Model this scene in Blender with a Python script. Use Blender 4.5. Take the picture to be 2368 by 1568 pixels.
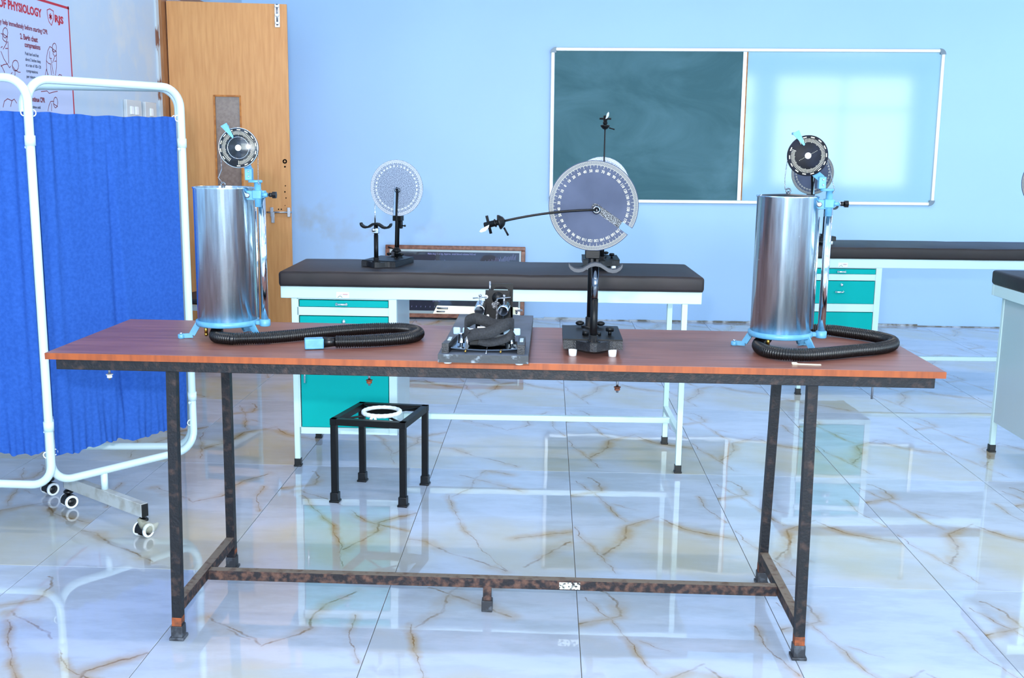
import bpy, bmesh, math, random
from mathutils import Matrix, Vector
random.seed(7)
PI = math.pi
for o in list(bpy.data.objects): bpy.data.objects.remove(o)
S = bpy.context.scene
COL = S.collection

# ------------------------------------------------------------------ camera
CF, CP, CY, CR, CH = 2442.4, .1761, -.0325, .0138, 1.3875
cam_d = bpy.data.cameras.new('camera'); cam = bpy.data.objects.new('camera', cam_d); COL.objects.link(cam)
fw = Vector((math.sin(CY)*math.cos(CP), math.cos(CY)*math.cos(CP), -math.sin(CP)))
rt = Vector((math.cos(CY), -math.sin(CY), 0)); up = rt.cross(fw)
r2 = rt*math.cos(CR)+up*math.sin(CR); u2 = -rt*math.sin(CR)+up*math.cos(CR)
M = Matrix((r2, u2, -fw)).transposed().to_4x4(); M.translation = (0, 0, CH)
cam.matrix_world = M
cam_d.sensor_fit = 'HORIZONTAL'; cam_d.sensor_width = 36; cam_d.lens = 36*CF/2368
cam_d.clip_start = .05
S.camera = cam

# ------------------------------------------------------------------ colour management, world, lights
S.view_settings.view_transform = 'Standard'; S.view_settings.look = 'None'
S.view_settings.gamma = 1; S.view_settings.use_curve_mapping = False
S.view_settings.exposure = -0.2
w = bpy.data.worlds.new('world'); S.world = w; w.use_nodes = True
bg = w.node_tree.nodes['Background']; bg.inputs['Color'].default_value = (.50, .78, 1, 1); bg.inputs['Strength'].default_value = 2.0
WIN_COL = (.84, .97, 1.0)
WINDOWS = [(-1.9, .9), (1.3, 4.05), (4.4, 7.1)]            # openings in the wall behind the camera (x from, to)
WIN_Z = (.75, 2.95); WIN_W = 225
ADDED_SIDE_WINDOWS = [(.4, 3.1), (3.7, 6.4)]; SIDE_FILL_W = 75          # unseen right-wall openings added to light the left side (y from, to)
CEIL_FILL_W = 26  # power of each added overhead fill light
YR, YB, XL, XR, ZC = -3.91, 8.77, -2.5, 7.314, 3.25
def area(name, loc, rot, sx, sy, power, col):
    l = bpy.data.lights.new(name, 'AREA'); l.shape = 'RECTANGLE'; l.size = sx; l.size_y = sy
    l.energy = power; l.color = col
    o = bpy.data.objects.new(name, l); o.location = loc; o.rotation_euler = rot; COL.objects.link(o); return o
for x0, x1 in WINDOWS:
    area('window_daylight', ((x0+x1)/2, YR-.16, sum(WIN_Z)/2), (PI/2, 0, 0), x1-x0, WIN_Z[1]-WIN_Z[0], WIN_W*(x1-x0)/2.7*(1.35 if x0 < 0 else 1), WIN_COL)
for y0, y1 in ADDED_SIDE_WINDOWS:
    area('window_daylight', (XR+.16, (y0+y1)/2, sum(WIN_Z)/2), (PI/2, 0, PI/2), y1-y0, WIN_Z[1]-WIN_Z[0], SIDE_FILL_W*(y1-y0)/2.7, WIN_COL)  # fill light through the added side openings
for cx_ in (-.9, 2.0, 4.9):
    for cy_ in (-.8, 2.6, 6.0): area('ceiling_tube', (cx_, cy_, ZC-.09), (0, 0, 0), 1.2, .06, CEIL_FILL_W, (1.0, .90, .82))  # unseen overhead lights added to lift the ambient level
area('passage_lamp', (XL-.8, 7.45, 3.1), (0, 0, 0), .6, .6, 150, (1.0, .93, .88))  # unseen light added in the passage to brighten the wall by the door
flash = area('camera_flash', (-.1, -.02, 1.585), (math.radians(84), 0, math.radians(2)), .07, .045, 90, (1.0, .95, .98))

# ------------------------------------------------------------------ helpers
def lin(c):
    if isinstance(c, str):
        c = [int(c[i:i+2], 16)/255 for i in (0, 2, 4)]
        c = [x/12.92 if x <= .04045 else ((x+.055)/1.055)**2.4 for x in c]
    return (*c[:3], 1)
def setin(n, k, v):
    if k in n.inputs: n.inputs[k].default_value = v
def mat(name, col, rough=.5, metal=0, col2=None, scale=20, lo=.4, hi=.6, bump=0, bscale=None, coat=0, stretch=None, detail=4, spec=.5, ior=None):
    m = bpy.data.materials.new(name); m.use_nodes = True; nt = m.node_tree; b = nt.nodes['Principled BSDF']
    b.inputs['Base Color'].default_value = lin(col); b.inputs['Roughness'].default_value = rough; b.inputs['Metallic'].default_value = metal
    setin(b, 'Specular IOR Level', spec); setin(b, 'Coat Weight', coat); setin(b, 'Coat Roughness', .08)
    tc = None
    def noise(sc, det=detail):
        nonlocal tc
        if tc is None:
            tc = nt.nodes.new('ShaderNodeTexCoord')
        n = nt.nodes.new('ShaderNodeTexNoise'); n.inputs['Scale'].default_value = sc; n.inputs['Detail'].default_value = det
        if stretch:
            mp = nt.nodes.new('ShaderNodeMapping'); mp.inputs['Scale'].default_value = stretch
            nt.links.new(tc.outputs['Object'], mp.inputs['Vector']); nt.links.new(mp.outputs[0], n.inputs['Vector'])
        else: nt.links.new(tc.outputs['Object'], n.inputs['Vector'])
        return n
    if col2 is not None:
        n = noise(scale); r = nt.nodes.new('ShaderNodeValToRGB')
        r.color_ramp.elements[0].position = lo; r.color_ramp.elements[1].position = hi
        r.color_ramp.elements[0].color = lin(col); r.color_ramp.elements[1].color = lin(col2)
        nt.links.new(n.outputs['Fac'], r.inputs['Fac']); nt.links.new(r.outputs['Color'], b.inputs['Base Color'])
    if bump:
        n2 = noise(bscale or scale); bp = nt.nodes.new('ShaderNodeBump'); bp.inputs['Strength'].default_value = bump; bp.inputs['Distance'].default_value = .002
        nt.links.new(n2.outputs['Fac'], bp.inputs['Height']); nt.links.new(bp.outputs['Normal'], b.inputs['Normal'])
    return m

class MB:
    def __init__(s, off=(0, 0, 0)): s.v = []; s.f = []; s.sm = []; s.off = Vector(off)
    def add(s, vs, fs, M=None, smooth=False):
        k = len(s.v)
        for p in vs:
            p = Vector(p)
            if M is not None: p = M @ p
            s.v.append(p-s.off)
        for i, f in enumerate(fs):
            s.f.append([k+j for j in f]); s.sm.append(smooth[i] if isinstance(smooth, list) else smooth)
        return s
    def box(s, x0, x1, y0, y1, z0, z1, M=None):
        vs = [(x, y, z) for z in (z0, z1) for y in (y0, y1) for x in (x0, x1)]
        return s.add(vs, [(0, 2, 3, 1), (4, 5, 7, 6), (0, 1, 5, 4), (2, 6, 7, 3), (0, 4, 6, 2), (1, 3, 7, 5)], M)
    def rbox(s, x0, x1, y0, y1, z0, z1, b=.002, M=None, seg=2, smooth=True):
        bm = bmesh.new(); bmesh.ops.create_cube(bm, size=1)
        for v in bm.verts: v.co = Vector(((x0+x1)/2+v.co.x*(x1-x0), (y0+y1)/2+v.co.y*(y1-y0), (z0+z1)/2+v.co.z*(z1-z0)))
        bmesh.ops.bevel(bm, geom=bm.edges[:]+bm.verts[:], offset=b, segments=seg, affect='EDGES', profile=.5)
        bm.verts.ensure_lookup_table()
        s.add([v.co.copy() for v in bm.verts], [[v.index for v in f.verts] for f in bm.faces], M, [smooth and f.calc_area() < 1e9 and len(f.verts) <= 4 and max(abs(c) for c in f.normal) < .999 for f in bm.faces]); bm.free(); return s
    def bar(s, a, b, wx, wy=None, up=(0, 1, 0)):
        a, b = Vector(a), Vector(b); d = (b-a); L = d.length; z = d/L
        x = Vector(up).cross(z)
        if x.length < 1e-4: x = Vector((1, 0, 0)).cross(z)
        x.normalize(); y = z.cross(x); wy = wy or wx
        Mx = Matrix((x, y, z)).transposed().to_4x4(); Mx.translation = a
        return s.box(-wx/2, wx/2, -wy/2, wy/2, 0, L, Mx)
    def tube(s, pts, r, n=10, cap=True, closed=False):
        pts = [Vector(p) for p in pts]; N = len(pts); rs = r if isinstance(r, (list, tuple)) else [r]*N
        vs = []; prev = None
        for i, p in enumerate(pts):
            if closed: t = pts[(i+1) % N]-pts[i-1]
            else: t = pts[min(i+1, N-1)]-pts[max(i-1, 0)]
            t.normalize()
            if prev is None:
                u = Vector((0, 0, 1)) if abs(t.z) < .9 else Vector((1, 0, 0))
                u = (u-t*u.dot(t)).normalized()
            else:
                u = (prev-t*prev.dot(t)).normalized()
            prev = u; w_ = t.cross(u)
            for k in range(n):
                a = 2*PI*k/n; vs.append(p+(u*math.cos(a)+w_*math.sin(a))*rs[i])
        fs = []; sm = []
        for i in range(N if closed else N-1):
            j = (i+1) % N
            for k in range(n):
                l = (k+1) % n; fs.append((i*n+k, i*n+l, j*n+l, j*n+k)); sm.append(True)
        if cap and not closed:
            fs += [tuple(range(n-1, -1, -1)), tuple(range((N-1)*n, N*n))]; sm += [False, False]
        return s.add(vs, fs, None, sm)
    def cyl(s, a, b, r, r2=None, n=20): return s.tube([a, b], [r, r if r2 is None else r2], n)
    def lathe(s, prof, n=32, M=None, closed=False):
        vs = []; fs = []; sm = []; m = len(prof)
        for r, z in prof:
            for k in range(n):
                a = 2*PI*k/n; vs.append((r*math.cos(a), r*math.sin(a), z))
        for i in range(m if closed else m-1):
            j = (i+1) % m
            for k in range(n):
                l = (k+1) % n; fs.append((i*n+k, i*n+l, j*n+l, j*n+k)); sm.append(True)
        if not closed:
            if prof[0][0] > 1e-6: fs.append(tuple(range(n-1, -1, -1))); sm.append(False)
            if prof[-1][0] > 1e-6: fs.append(tuple(range((m-1)*n, m*n))); sm.append(False)
        return s.add(vs, fs, M, sm)
    def prism(s, poly, h, M=None):
        n = len(poly); vs = [(x, y, 0) for x, y in poly]+[(x, y, h) for x, y in poly]
        fs = [tuple(range(n-1, -1, -1)), tuple(range(n, 2*n))]+[(i, (i+1) % n, n+(i+1) % n, n+i) for i in range(n)]
        return s.add(vs, fs, M)
    def ball(s, c, r, n=10, sq=(1, 1, 1)):
        prof = [(max(r*math.sin(PI*i/(n//2+1)), 1e-5), -r*math.cos(PI*i/(n//2+1))) for i in range(n//2+2)]
        Mx = Matrix.Translation(c) @ Matrix.Diagonal((*sq, 1))
        return s.lathe(prof, n, Mx)
    def torus(s, c, R, r, n=32, k=10, M=None):
        prof = [(R+r*math.cos(2*PI*i/k), r*math.sin(2*PI*i/k)) for i in range(k)]
        Mx = Matrix.Translation(c) @ (M if M is not None else Matrix.Identity(4))
        return s.lathe(prof, n, Mx, closed=True)
    def mesh(s, name):
        me = bpy.data.meshes.new(name); me.from_pydata([tuple(p) for p in s.v], [], s.f); me.update()
        me.polygons.foreach_set('use_smooth', s.sm)
        bm = bmesh.new(); bm.from_mesh(me); bmesh.ops.recalc_face_normals(bm, faces=bm.faces); bm.to_mesh(me); bm.free()
        return me
def tag(o, label=None, cat=None, group=None, kind=None):
    if label: o['label'] = label
    if cat: o['category'] = cat
    if group: o['group'] = group
    if kind: o['kind'] = kind
    return o
def obj(name, mb, m, parent=None, label=None):
    me = mb if isinstance(mb, bpy.types.Mesh) else mb.mesh(name)
    if m is not None and not me.materials: me.materials.append(m)
    o = bpy.data.objects.new(name, me); COL.objects.link(o)
    if parent is not None: o.parent = parent
    if label: o['label'] = label
    return o
def thing(name, label, cat, loc=(0, 0, 0), rz=0, group=None):
    o = bpy.data.objects.new(name, None); COL.objects.link(o); o.empty_display_size = .05
    o.location = loc; o.rotation_euler = (0, 0, rz); return tag(o, label, cat, group)
def struct(name, mb, m, parent=None): return tag(obj(name, mb, m, parent), kind='structure')
_tx = {}
def text(mb, s, size, M, bold=0, sx=1, align='CENTER'):
    k = (s, size, bold, align)
    if k not in _tx:
        c = bpy.data.curves.new('t', 'FONT'); c.body = s; c.size = size; c.offset = bold; c.align_x = align; c.align_y = 'BOTTOM_BASELINE'; c.resolution_u = 2
        o = bpy.data.objects.new('t', c); COL.objects.link(o)
        bpy.context.view_layer.update(); me = bpy.data.meshes.new_from_object(o.evaluated_get(bpy.context.evaluated_depsgraph_get()))
        _tx[k] = ([v.co.copy() for v in me.vertices], [tuple(p.vertices) for p in me.polygons])
        bpy.data.objects.remove(o); bpy.data.curves.remove(c); bpy.data.meshes.remove(me)
    vs, fs = _tx[k]
    mb.add(vs, fs, M @ Matrix.Diagonal((sx, 1, 1, 1)))
def frame(x, y, z, o): m = Matrix((Vector(x), Vector(y), Vector(z))).transposed().to_4x4(); m.translation = o; return m
def stroke(mb, pts, wd, M):                                   # flat printed line in the xy plane of M
    for i in range(len(pts)-1):
        a, b = Vector((*pts[i], 0)), Vector((*pts[i+1], 0)); d = b-a
        if d.length < 1e-6: continue
        d.normalize(); n = Vector((-d.y, d.x, 0))*wd/2; e = d*wd*.3
        mb.add([a-n-e, b-n+e, b+n+e, a+n-e], [(0, 1, 2, 3)], M)
def Rz(a): return Matrix.Rotation(a, 4, 'Z')
def Ry(a): return Matrix.Rotation(a, 4, 'Y')
def Rx(a): return Matrix.Rotation(a, 4, 'X')
def Tr(x, y, z): return Matrix.Translation((x, y, z))

# ------------------------------------------------------------------ materials
M_ = {}
def tile_mat(name, veins):
    m = bpy.data.materials.new(name); m.use_nodes = True; nt = m.node_tree; N = nt.nodes; L = nt.links; b = N['Principled BSDF']
    tc = N.new('ShaderNodeTexCoord')
    def nn(t, **k):
        n = N.new(t)
        for a, v in k.items(): setattr(n, a, v)
        return n
    def math_(op, a, b_=None, cl=False):
        n = nn('ShaderNodeMath', operation=op, use_clamp=cl)
        for i, x in enumerate((a, b_)):
            if x is None: continue
            if isinstance(x, (int, float)): n.inputs[i].default_value = x
            else: L.new(x, n.inputs[i])
        return n.outputs[0]
    def vec(op, a, b_, out=0):
        n = nn('ShaderNodeVectorMath', operation=op)
        for i, x in enumerate((a, b_)):
            if x is None: continue
            if isinstance(x, tuple): n.inputs[i].default_value = x
            else: L.new(x, n.inputs[i])
        return n.outputs[out]
    def noise(sc, det, src, out='Fac', rough=.55):
        n = nn('ShaderNodeTexNoise'); n.inputs['Scale'].default_value = sc; n.inputs['Detail'].default_value = det; n.inputs['Roughness'].default_value = rough
        L.new(src, n.inputs['Vector']); return n.outputs[out]
    P = tc.outputs['Object']
    wv = vec('SUBTRACT', noise(9, 4, P, 'Color', .6), (.5, .5, .5))
    sc = nn('ShaderNodeVectorMath', operation='SCALE'); L.new(wv, sc.inputs[0]); sc.inputs['Scale'].default_value = .055
    Pw = vec('ADD', P, sc.outputs[0]); Pw = vec('MULTIPLY', Pw, (1, 1, 0))
    dist = None; distw = None
    for pts, strong in veins:
        for i in range(len(pts)-1):
            a = Vector((*pts[i], 0)); c = Vector((*pts[i+1], 0)); ba = c-a
            pa = vec('SUBTRACT', Pw, tuple(a))
            hh = math_('MULTIPLY', vec('DOT_PRODUCT', pa, tuple(ba), 1), 1/ba.length_squared, True)
            s2 = nn('ShaderNodeVectorMath', operation='SCALE'); s2.inputs[0].default_value = tuple(ba); L.new(hh, s2.inputs['Scale'])
            ln = nn('ShaderNodeVectorMath', operation='LENGTH'); L.new(vec('SUBTRACT', pa, s2.outputs[0]), ln.inputs[0])
            d = math_('MULTIPLY', ln.outputs['Value'], 1.0 if strong else 2.0)
            dist = d if dist is None else math_('MINIMUM', dist, d)
    def ramp(x, e):
        r = nn('ShaderNodeMapRange', interpolation_type='SMOOTHSTEP'); L.new(x, r.inputs[0])
        r.inputs[1].default_value, r.inputs[2].default_value, r.inputs[3].default_value, r.inputs[4].default_value = e; return r.outputs[0]
    n1 = noise(14, 3, P); n2 = noise(3.2, 5, P)
    core = math_('MULTIPLY', ramp(dist, (.001, .0065, 1, 0)), ramp(n1, (.35, .70, .15, .80)))
    halo = math_('MULTIPLY', ramp(dist, (.0, .055, 1, 0)), ramp(n2, (.40, .64, .06, .74)))
    st = nn('ShaderNodeMapping'); st.inputs['Scale'].default_value = (1.6, 4.2, 1); st.inputs['Rotation'].default_value = (0, 0, .35); L.new(P, st.inputs['Vector'])
    cl = noise(1.7, 6, st.outputs[0], rough=.6)
    def mix(f, a, c):
        n = nn('ShaderNodeMix', data_type='RGBA'); L.new(f, n.inputs[0])
        for i, x in ((6, a), (7, c)):
            if isinstance(x, tuple): n.inputs[i].default_value = x
            else: L.new(x, n.inputs[i])
        return n.outputs[2]
    c0 = mix(ramp(cl, (.40, .62, 0, 1)), lin(TILE_A), lin(TILE_B))
    c0 = mix(ramp(noise(1.1, 4, P), (.47, .68, 0, .75)), c0, lin(TILE_C))
    c1 = mix(halo, c0, lin(TILE_HALO)); c2 = mix(core, c1, lin(TILE_CORE))
    L.new(c2, b.inputs['Base Color']); b.inputs['Roughness'].default_value = .03; setin(b, 'Specular IOR Level', .8); setin(b, 'IOR', 1.62)
    bp = nn('ShaderNodeBump'); bp.inputs['Strength'].default_value = .045; bp.inputs['Distance'].default_value = .01
    L.new(noise(5, 1, P), bp.inputs['Height']); L.new(bp.outputs[0], b.inputs['Normal'])
    return m
TILE_A, TILE_B, TILE_C, TILE_HALO, TILE_CORE = 'afbacc', 'a3aebc', 'b0ac94', '9f8346', '70521f'
V = dict(
 V1=[(.038, .043), (-.098, -.076), (-.111, -.201), (-.133, -.28), (-.201, -.368)], V2=[(-.296, -.092), (-.258, -.251), (-.203, -.396), (-.163, -.538)],
 V3=[(.036, .018), (.113, -.081), (.207, -.147), (.301, -.181)], V4=[(.302, -.152), (.197, -.186), (.087, -.238)], V5=[(.292, -.254), (.208, -.373), (.129, -.5)],
 V6=[(-.135, .167), (-.047, .107)], V7=[(.225, .291), (.24, .128), (.288, -.003)], V8=[(-.297, .28), (-.166, .34), (-.169, .445), (-.219, .514)],
 L1=[(.294, .018), (.172, -.103), (.18, -.186), (.146, -.294), (.087, -.382)], L2=[(-.189, .191), (-.04, -.08), (.004, -.148), (.067, -.342), (.12, -.537)],
 L3=[(-.298, -.266), (-.23, -.299), (-.119, -.407), (-.017, -.467), (.06, -.538)], L4=[(-.203, .236), (-.106, -.158), (-.033, -.328), (.067, -.538)],
 L5=[(.046, .537), (-.064, .579), (-.108, .476), (-.112, .327), (-.184, .221)], F1=[(.203, .458), (.129, .369), (.097, .283), (.109, .195), (.066, .128), (-.002, .075)],
 F2=[(-.213, .245), (-.124, .177), (-.061, .134), (-.009, .083)], F3=[(-.276, .463), (-.201, .308), (-.167, .193), (-.135, .086), (-.099, -.026)],
 F4=[(-.178, .514), (-.074, .443), (-.002, .383), (.095, .312)])
vs_ = lambda s: [(V[k[:2]], not k.endswith('w')) for k in s.split()]
M_['tileA'] = tile_mat('marble_tile_a', vs_('V1 V2w V3 V6w V7w V8 F3w'))
M_['tileB'] = tile_mat('marble_tile_b', vs_('L3 L4w L5 V4 V5 F4'))
M_['tileC'] = tile_mat('marble_tile_c', vs_('L1 L2w F2 V8 V3w'))
M_['tileD'] = tile_mat('marble_tile_d', vs_('F1 F2 L3 V6 V7w'))
M_['grout'] = mat('tile_grout', '6a6558', .8)
def wall_mat(name, c1, c2, stain=None):
    m = mat(name, c1, .42, 0, c2, .9, .35, .65, .05, 30, spec=.35)
    nt = m.node_tree; b = nt.nodes['Principled BSDF']; src = b.inputs['Base Color'].links[0].from_socket
    tc = nt.nodes.new('ShaderNodeTexCoord')
    for (sx, sy, sz, rad, col, amt) in (stain or []):
        vm = nt.nodes.new('ShaderNodeVectorMath'); vm.operation = 'DISTANCE'; nt.links.new(tc.outputs['Object'], vm.inputs[0]); vm.inputs[1].default_value = (sx, sy, sz)
        mr = nt.nodes.new('ShaderNodeMapRange'); mr.inputs[1].default_value = rad*.2; mr.inputs[2].default_value = rad; mr.inputs[3].default_value = amt; mr.inputs[4].default_value = 0
        nt.links.new(vm.outputs['Value'], mr.inputs[0])
        n = nt.nodes.new('ShaderNodeTexNoise'); n.inputs['Scale'].default_value = 7; n.inputs['Detail'].default_value = 5; nt.links.new(tc.outputs['Object'], n.inputs['Vector'])
        mr2 = nt.nodes.new('ShaderNodeMapRange'); mr2.inputs[1].default_value = .45; mr2.inputs[2].default_value = .7; nt.links.new(n.outputs['Fac'], mr2.inputs[0])
        mu = nt.nodes.new('ShaderNodeMath'); mu.operation = 'MULTIPLY'; nt.links.new(mr.outputs[0], mu.inputs[0]); nt.links.new(mr2.outputs[0], mu.inputs[1])
        mx = nt.nodes.new('ShaderNodeMix'); mx.data_type = 'RGBA'; nt.links.new(mu.outputs[0], mx.inputs[0]); nt.links.new(src, mx.inputs[6]); mx.inputs[7].default_value = lin(col)
        src = mx.outputs[2]
    nt.links.new(src, b.inputs['Base Color']); return m
M_['wall'] = wall_mat('painted_wall', 'a9cdf0', 'a6c9f0', [(-1.75, YB, .72, .40, 'a5a499', .28), (-1.42, YB, .74, .25, 'a5a499', .28), (-1.0, YB, .72, .2, 'a5a499', .25), (-2.0, YB, .78, .3, 'a5a499', .28), (2.2, YB, .35, .3, '9fa7b5', .5)])
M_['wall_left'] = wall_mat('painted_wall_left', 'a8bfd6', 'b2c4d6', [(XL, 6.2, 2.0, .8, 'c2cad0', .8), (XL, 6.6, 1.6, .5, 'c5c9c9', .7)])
M_['ceil'] = mat('ceiling_paint', 'd5e2f0', .8)
M_['flaky'] = mat('flaking_plaster', '7a4f3c', .8, 0, 'b9c4cc', 9, .44, .50, .4, 40, stretch=(1.4, 1.4, .7))
M_['flaky2'] = mat('dirty_floor_edge', '6d6a60', .8, 0, 'b8c2cc', 14, .40, .60, .4, 40)
M_['wood_door'] = mat('door_veneer', 'c78f55', .42, 0, 'b97f47', 9, .35, .68, .04, 60, stretch=(6, 6, .5), spec=.4)
M_['wood_jamb'] = mat('jamb_wood', '9c6a42', .5, 0, '8a5a35', 12, .4, .6, stretch=(6, 6, .6))
M_['trim_orange'] = mat('raw_wood_edge', 'b5712a', .6, 0, '9a5a1e', 30)
M_['frost'] = mat('brown_frosted_glass', '6e5a4e', .28, 0, '7a675c', 60, .4, .6, .1, 200, coat=.4)
M_['steel'] = mat('bright_steel', 'a4a8ae', .26, 1)
M_['chrome'] = mat('chrome', 'dfe3e8', .08, 1)
def tank_mat():
    m = mat('polished_tank', 'c9e2ee', .24, 1, 'aebfca', 40, .35, .7, stretch=(3, 3, .25)); nt = m.node_tree; b = nt.nodes['Principled BSDF']
    b.inputs['Anisotropic'].default_value = .96; b.inputs['Anisotropic Rotation'].default_value = TANK_ROT
    t = nt.nodes.new('ShaderNodeTangent'); t.direction_type = 'RADIAL'; t.axis = 'Z'; nt.links.new(t.outputs[0], b.inputs['Tangent']); return m
TANK_ROT = .25
M_['tank'] = tank_mat()
M_['black'] = mat('black_paint', '07090c', .42, 0, spec=.22, bump=.1, bscale=300)
M_['black_h'] = mat('black_hammered', '090b0e', .35, 0, '1b1f26', 420, .45, .62, .8, 420)
M_['rubber'] = mat('black_rubber', '08080a', .32, spec=.4)
M_['rubber_g'] = mat('grey_rubber_foot', '22242a', .55, 0, '4b5058', 40, .5, .7)
M_['dial_grey'] = mat('dark_dial_plate', '3d4559', .6, 0, '464e63', 8, spec=.15)
M_['dial_silver'] = mat('speckled_dial_plate', '586275', .5, .1, 'acbbd0', 330, .42, .60, spec=.4)  # pale tone puts the window glare on the glossy dial into its colour
M_['dial_black'] = mat('black_dial', '090b12', .55, 0, '121624', 30, spec=.2)
M_['dial_worn'] = mat('worn_black_dial', '07080c', .22, .2, '222833', 60, .45, .66, coat=.35)
M_['print'] = mat('cream_print', 'b9b8a8', .7, spec=.1)
M_['printw'] = mat('white_print', 'f2f4f6', .5)
M_['speck'] = mat('speckled_metal', '1c1f25', .6, .2, '8d9298', 420, .48, .6)
M_['blue'] = mat('light_blue_enamel', '4f8cb2', .42, 0, '5b98ba', 40)
M_['whiteP'] = mat('white_plastic', 'e8eef2', .35)
M_['white_enamel'] = mat('white_enamel_tube', 'c4dbe0', .3, 0, coat=.2)
M_['grey_enamel'] = mat('worn_white_bar', 'a9b0b2', .4, 0, '8f8f88', 18, .45, .7)
M_['cream'] = mat('couch_frame_white', 'c2dcdc', .35, 0)
M_['panel'] = mat('couch_side_panel', 'aebfc4', .3, 0, coat=.25)
M_['teal'] = mat('teal_enamel', '00a29e', .55, 0, spec=.1)
M_['dark'] = mat('dark_gap', '020304', .9, spec=.05)  # near black, also paints the shade in the drawer gaps
M_['leather'] = mat('brown_leatherette', '1d1718', .5, 0, '241c1e', 5, .4, .6, .25, 26, spec=.38)
M_['curtain'] = mat('blue_curtain', '234c98', .9, 0, '2a55a4', 90, .35, .65, .15, 260, spec=.15)
M_['lam'] = mat('walnut_laminate', '6d443b', .36, 0, '85594e', 7, .34, .68, stretch=(.7, 9, 3), spec=.45)
M_['edge'] = mat('orange_wood_edge', '924512', .55, 0, '7d380c', 60, .4, .65, stretch=(1, 1, .15))
M_['rust'] = mat('black_rusty_steel', '15161b', .5, 0, '3f312d', 42, .52, .74, .6, 140, detail=9, spec=.3)
M_['rust2'] = mat('heavily_rusted_steel', '211e22', .6, 0, '5f4439', 46, .44, .66, .7, 140, detail=9, spec=.3)
M_['rust3'] = mat('orange_rust', '8a4520', .8, 0, '5c3320', 60)
M_['dust'] = mat('dusty_steel_top', '74685b', .8, 0, '5d4a3d', 40, .5, .68)
M_['alu'] = mat('aluminium_trim', 'd5e0e4', .28, .4)
M_['alu_d'] = mat('grey_corner', '6d7c88', .4, .3)
def board_mat():
    m = mat('chalk_board', '41676f', .75, 0, '5c838e', 1.3, .40, .80, 0, stretch=(1.0, 1, 1.9), detail=5, spec=.2)
    for n in m.node_tree.nodes:
        if n.type == 'TEX_NOISE': n.inputs['Distortion'].default_value = .9; n.inputs['Roughness'].default_value = .6
    return m
M_['chalk'] = board_mat()
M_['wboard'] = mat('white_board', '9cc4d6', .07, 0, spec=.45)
M_['poster'] = mat('poster_vinyl', 'b3bfe0', .4)
M_['red'] = mat('red_print', 'b0162e', .5)
M_['maroon'] = mat('maroon_print', '7c2a3c', .5)
M_['ink'] = mat('dark_ink', '3a4258', .5)
M_['switch'] = mat('switch_plate', 'c2c8cc', .4)
M_['frame_wood'] = mat('brown_picture_frame', '6b3a28', .35, 0, '8c5a44', 30)
M_['mat_white'] = mat('white_mount', 'd5e4e6', .5)
M_['chart'] = mat('smoked_paper', '14142a', .5, 0, '1d1c36', 6)
M_['chart_ink'] = mat('violet_white_trace', '9c97cc', .5)
M_['paper'] = mat('cream_paper', 'e4e4c8', .6, 0, 'd8d8b6', 20, .55, .6)
M_['purple'] = mat('dark_blue_lining', '3428b4', .25, 0, coat=.6)
M_['cord'] = mat('grey_twine', '8d8f92', .9, 0, '4a4b50', 150, .4, .6, .6, 200)
M_['velcro'] = mat('dark_strap', '14161a', .8, 0, '1f2227', 220, .4, .6, .4, 300)
M_['baseplate'] = mat('grey_baseplate', '48505c', .6, 0, '525b69', 12, spec=.25)
M_['patch'] = mat('worn_white_paint', '2b2729', .7, 0, 'cfd2c8', 120, .40, .52)
M_['stone'] = mat('worn_dark_edge', '20272d', .5, 0, '75828c', 42, .60, .72, .3, 90)
M_['tape'] = mat('white_cloth_tape', 'e3ecec', .8, 0, 'd0dcdd', 60, .4, .6, .8, 120)
M_['green_ink'] = mat('green_print', '1f6b52', .5)
def glass_mat():
    m = bpy.data.materials.new('picture_glass'); m.use_nodes = True; nt = m.node_tree; nt.nodes.clear()
    o = nt.nodes.new('ShaderNodeOutputMaterial'); mx = nt.nodes.new('ShaderNodeMixShader'); t = nt.nodes.new('ShaderNodeBsdfTransparent'); g = nt.nodes.new('ShaderNodeBsdfGlossy')
    g.inputs['Roughness'].default_value = .02; fr = nt.nodes.new('ShaderNodeFresnel'); fr.inputs['IOR'].default_value = 1.5
    nt.links.new(fr.outputs[0], mx.inputs[0]); nt.links.new(t.outputs[0], mx.inputs[1]); nt.links.new(g.outputs[0], mx.inputs[2]); nt.links.new(mx.outputs[0], o.inputs[0]); return m
M_['glass'] = glass_mat()
def plastic_film():
    m = bpy.data.materials.new('clear_film'); m.use_nodes = True; nt = m.node_tree; nt.nodes.clear()
    o = nt.nodes.new('ShaderNodeOutputMaterial'); mx = nt.nodes.new('ShaderNodeMixShader'); t = nt.nodes.new('ShaderNodeBsdfTransparent'); g = nt.nodes.new('ShaderNodeBsdfPrincipled')
    g.inputs['Base Color'].default_value = lin('b9bba8'); g.inputs['Roughness'].default_value = .2; mx.inputs[0].default_value = .35
    nt.links.new(t.outputs[0], mx.inputs[1]); nt.links.new(g.outputs[0], mx.inputs[2]); nt.links.new(mx.outputs[0], o.inputs[0]); return m
M_['film'] = plastic_film(); M_['wing'] = mat('pale_wing_plastic', '93aec2', .3, 0, coat=.3)

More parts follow.
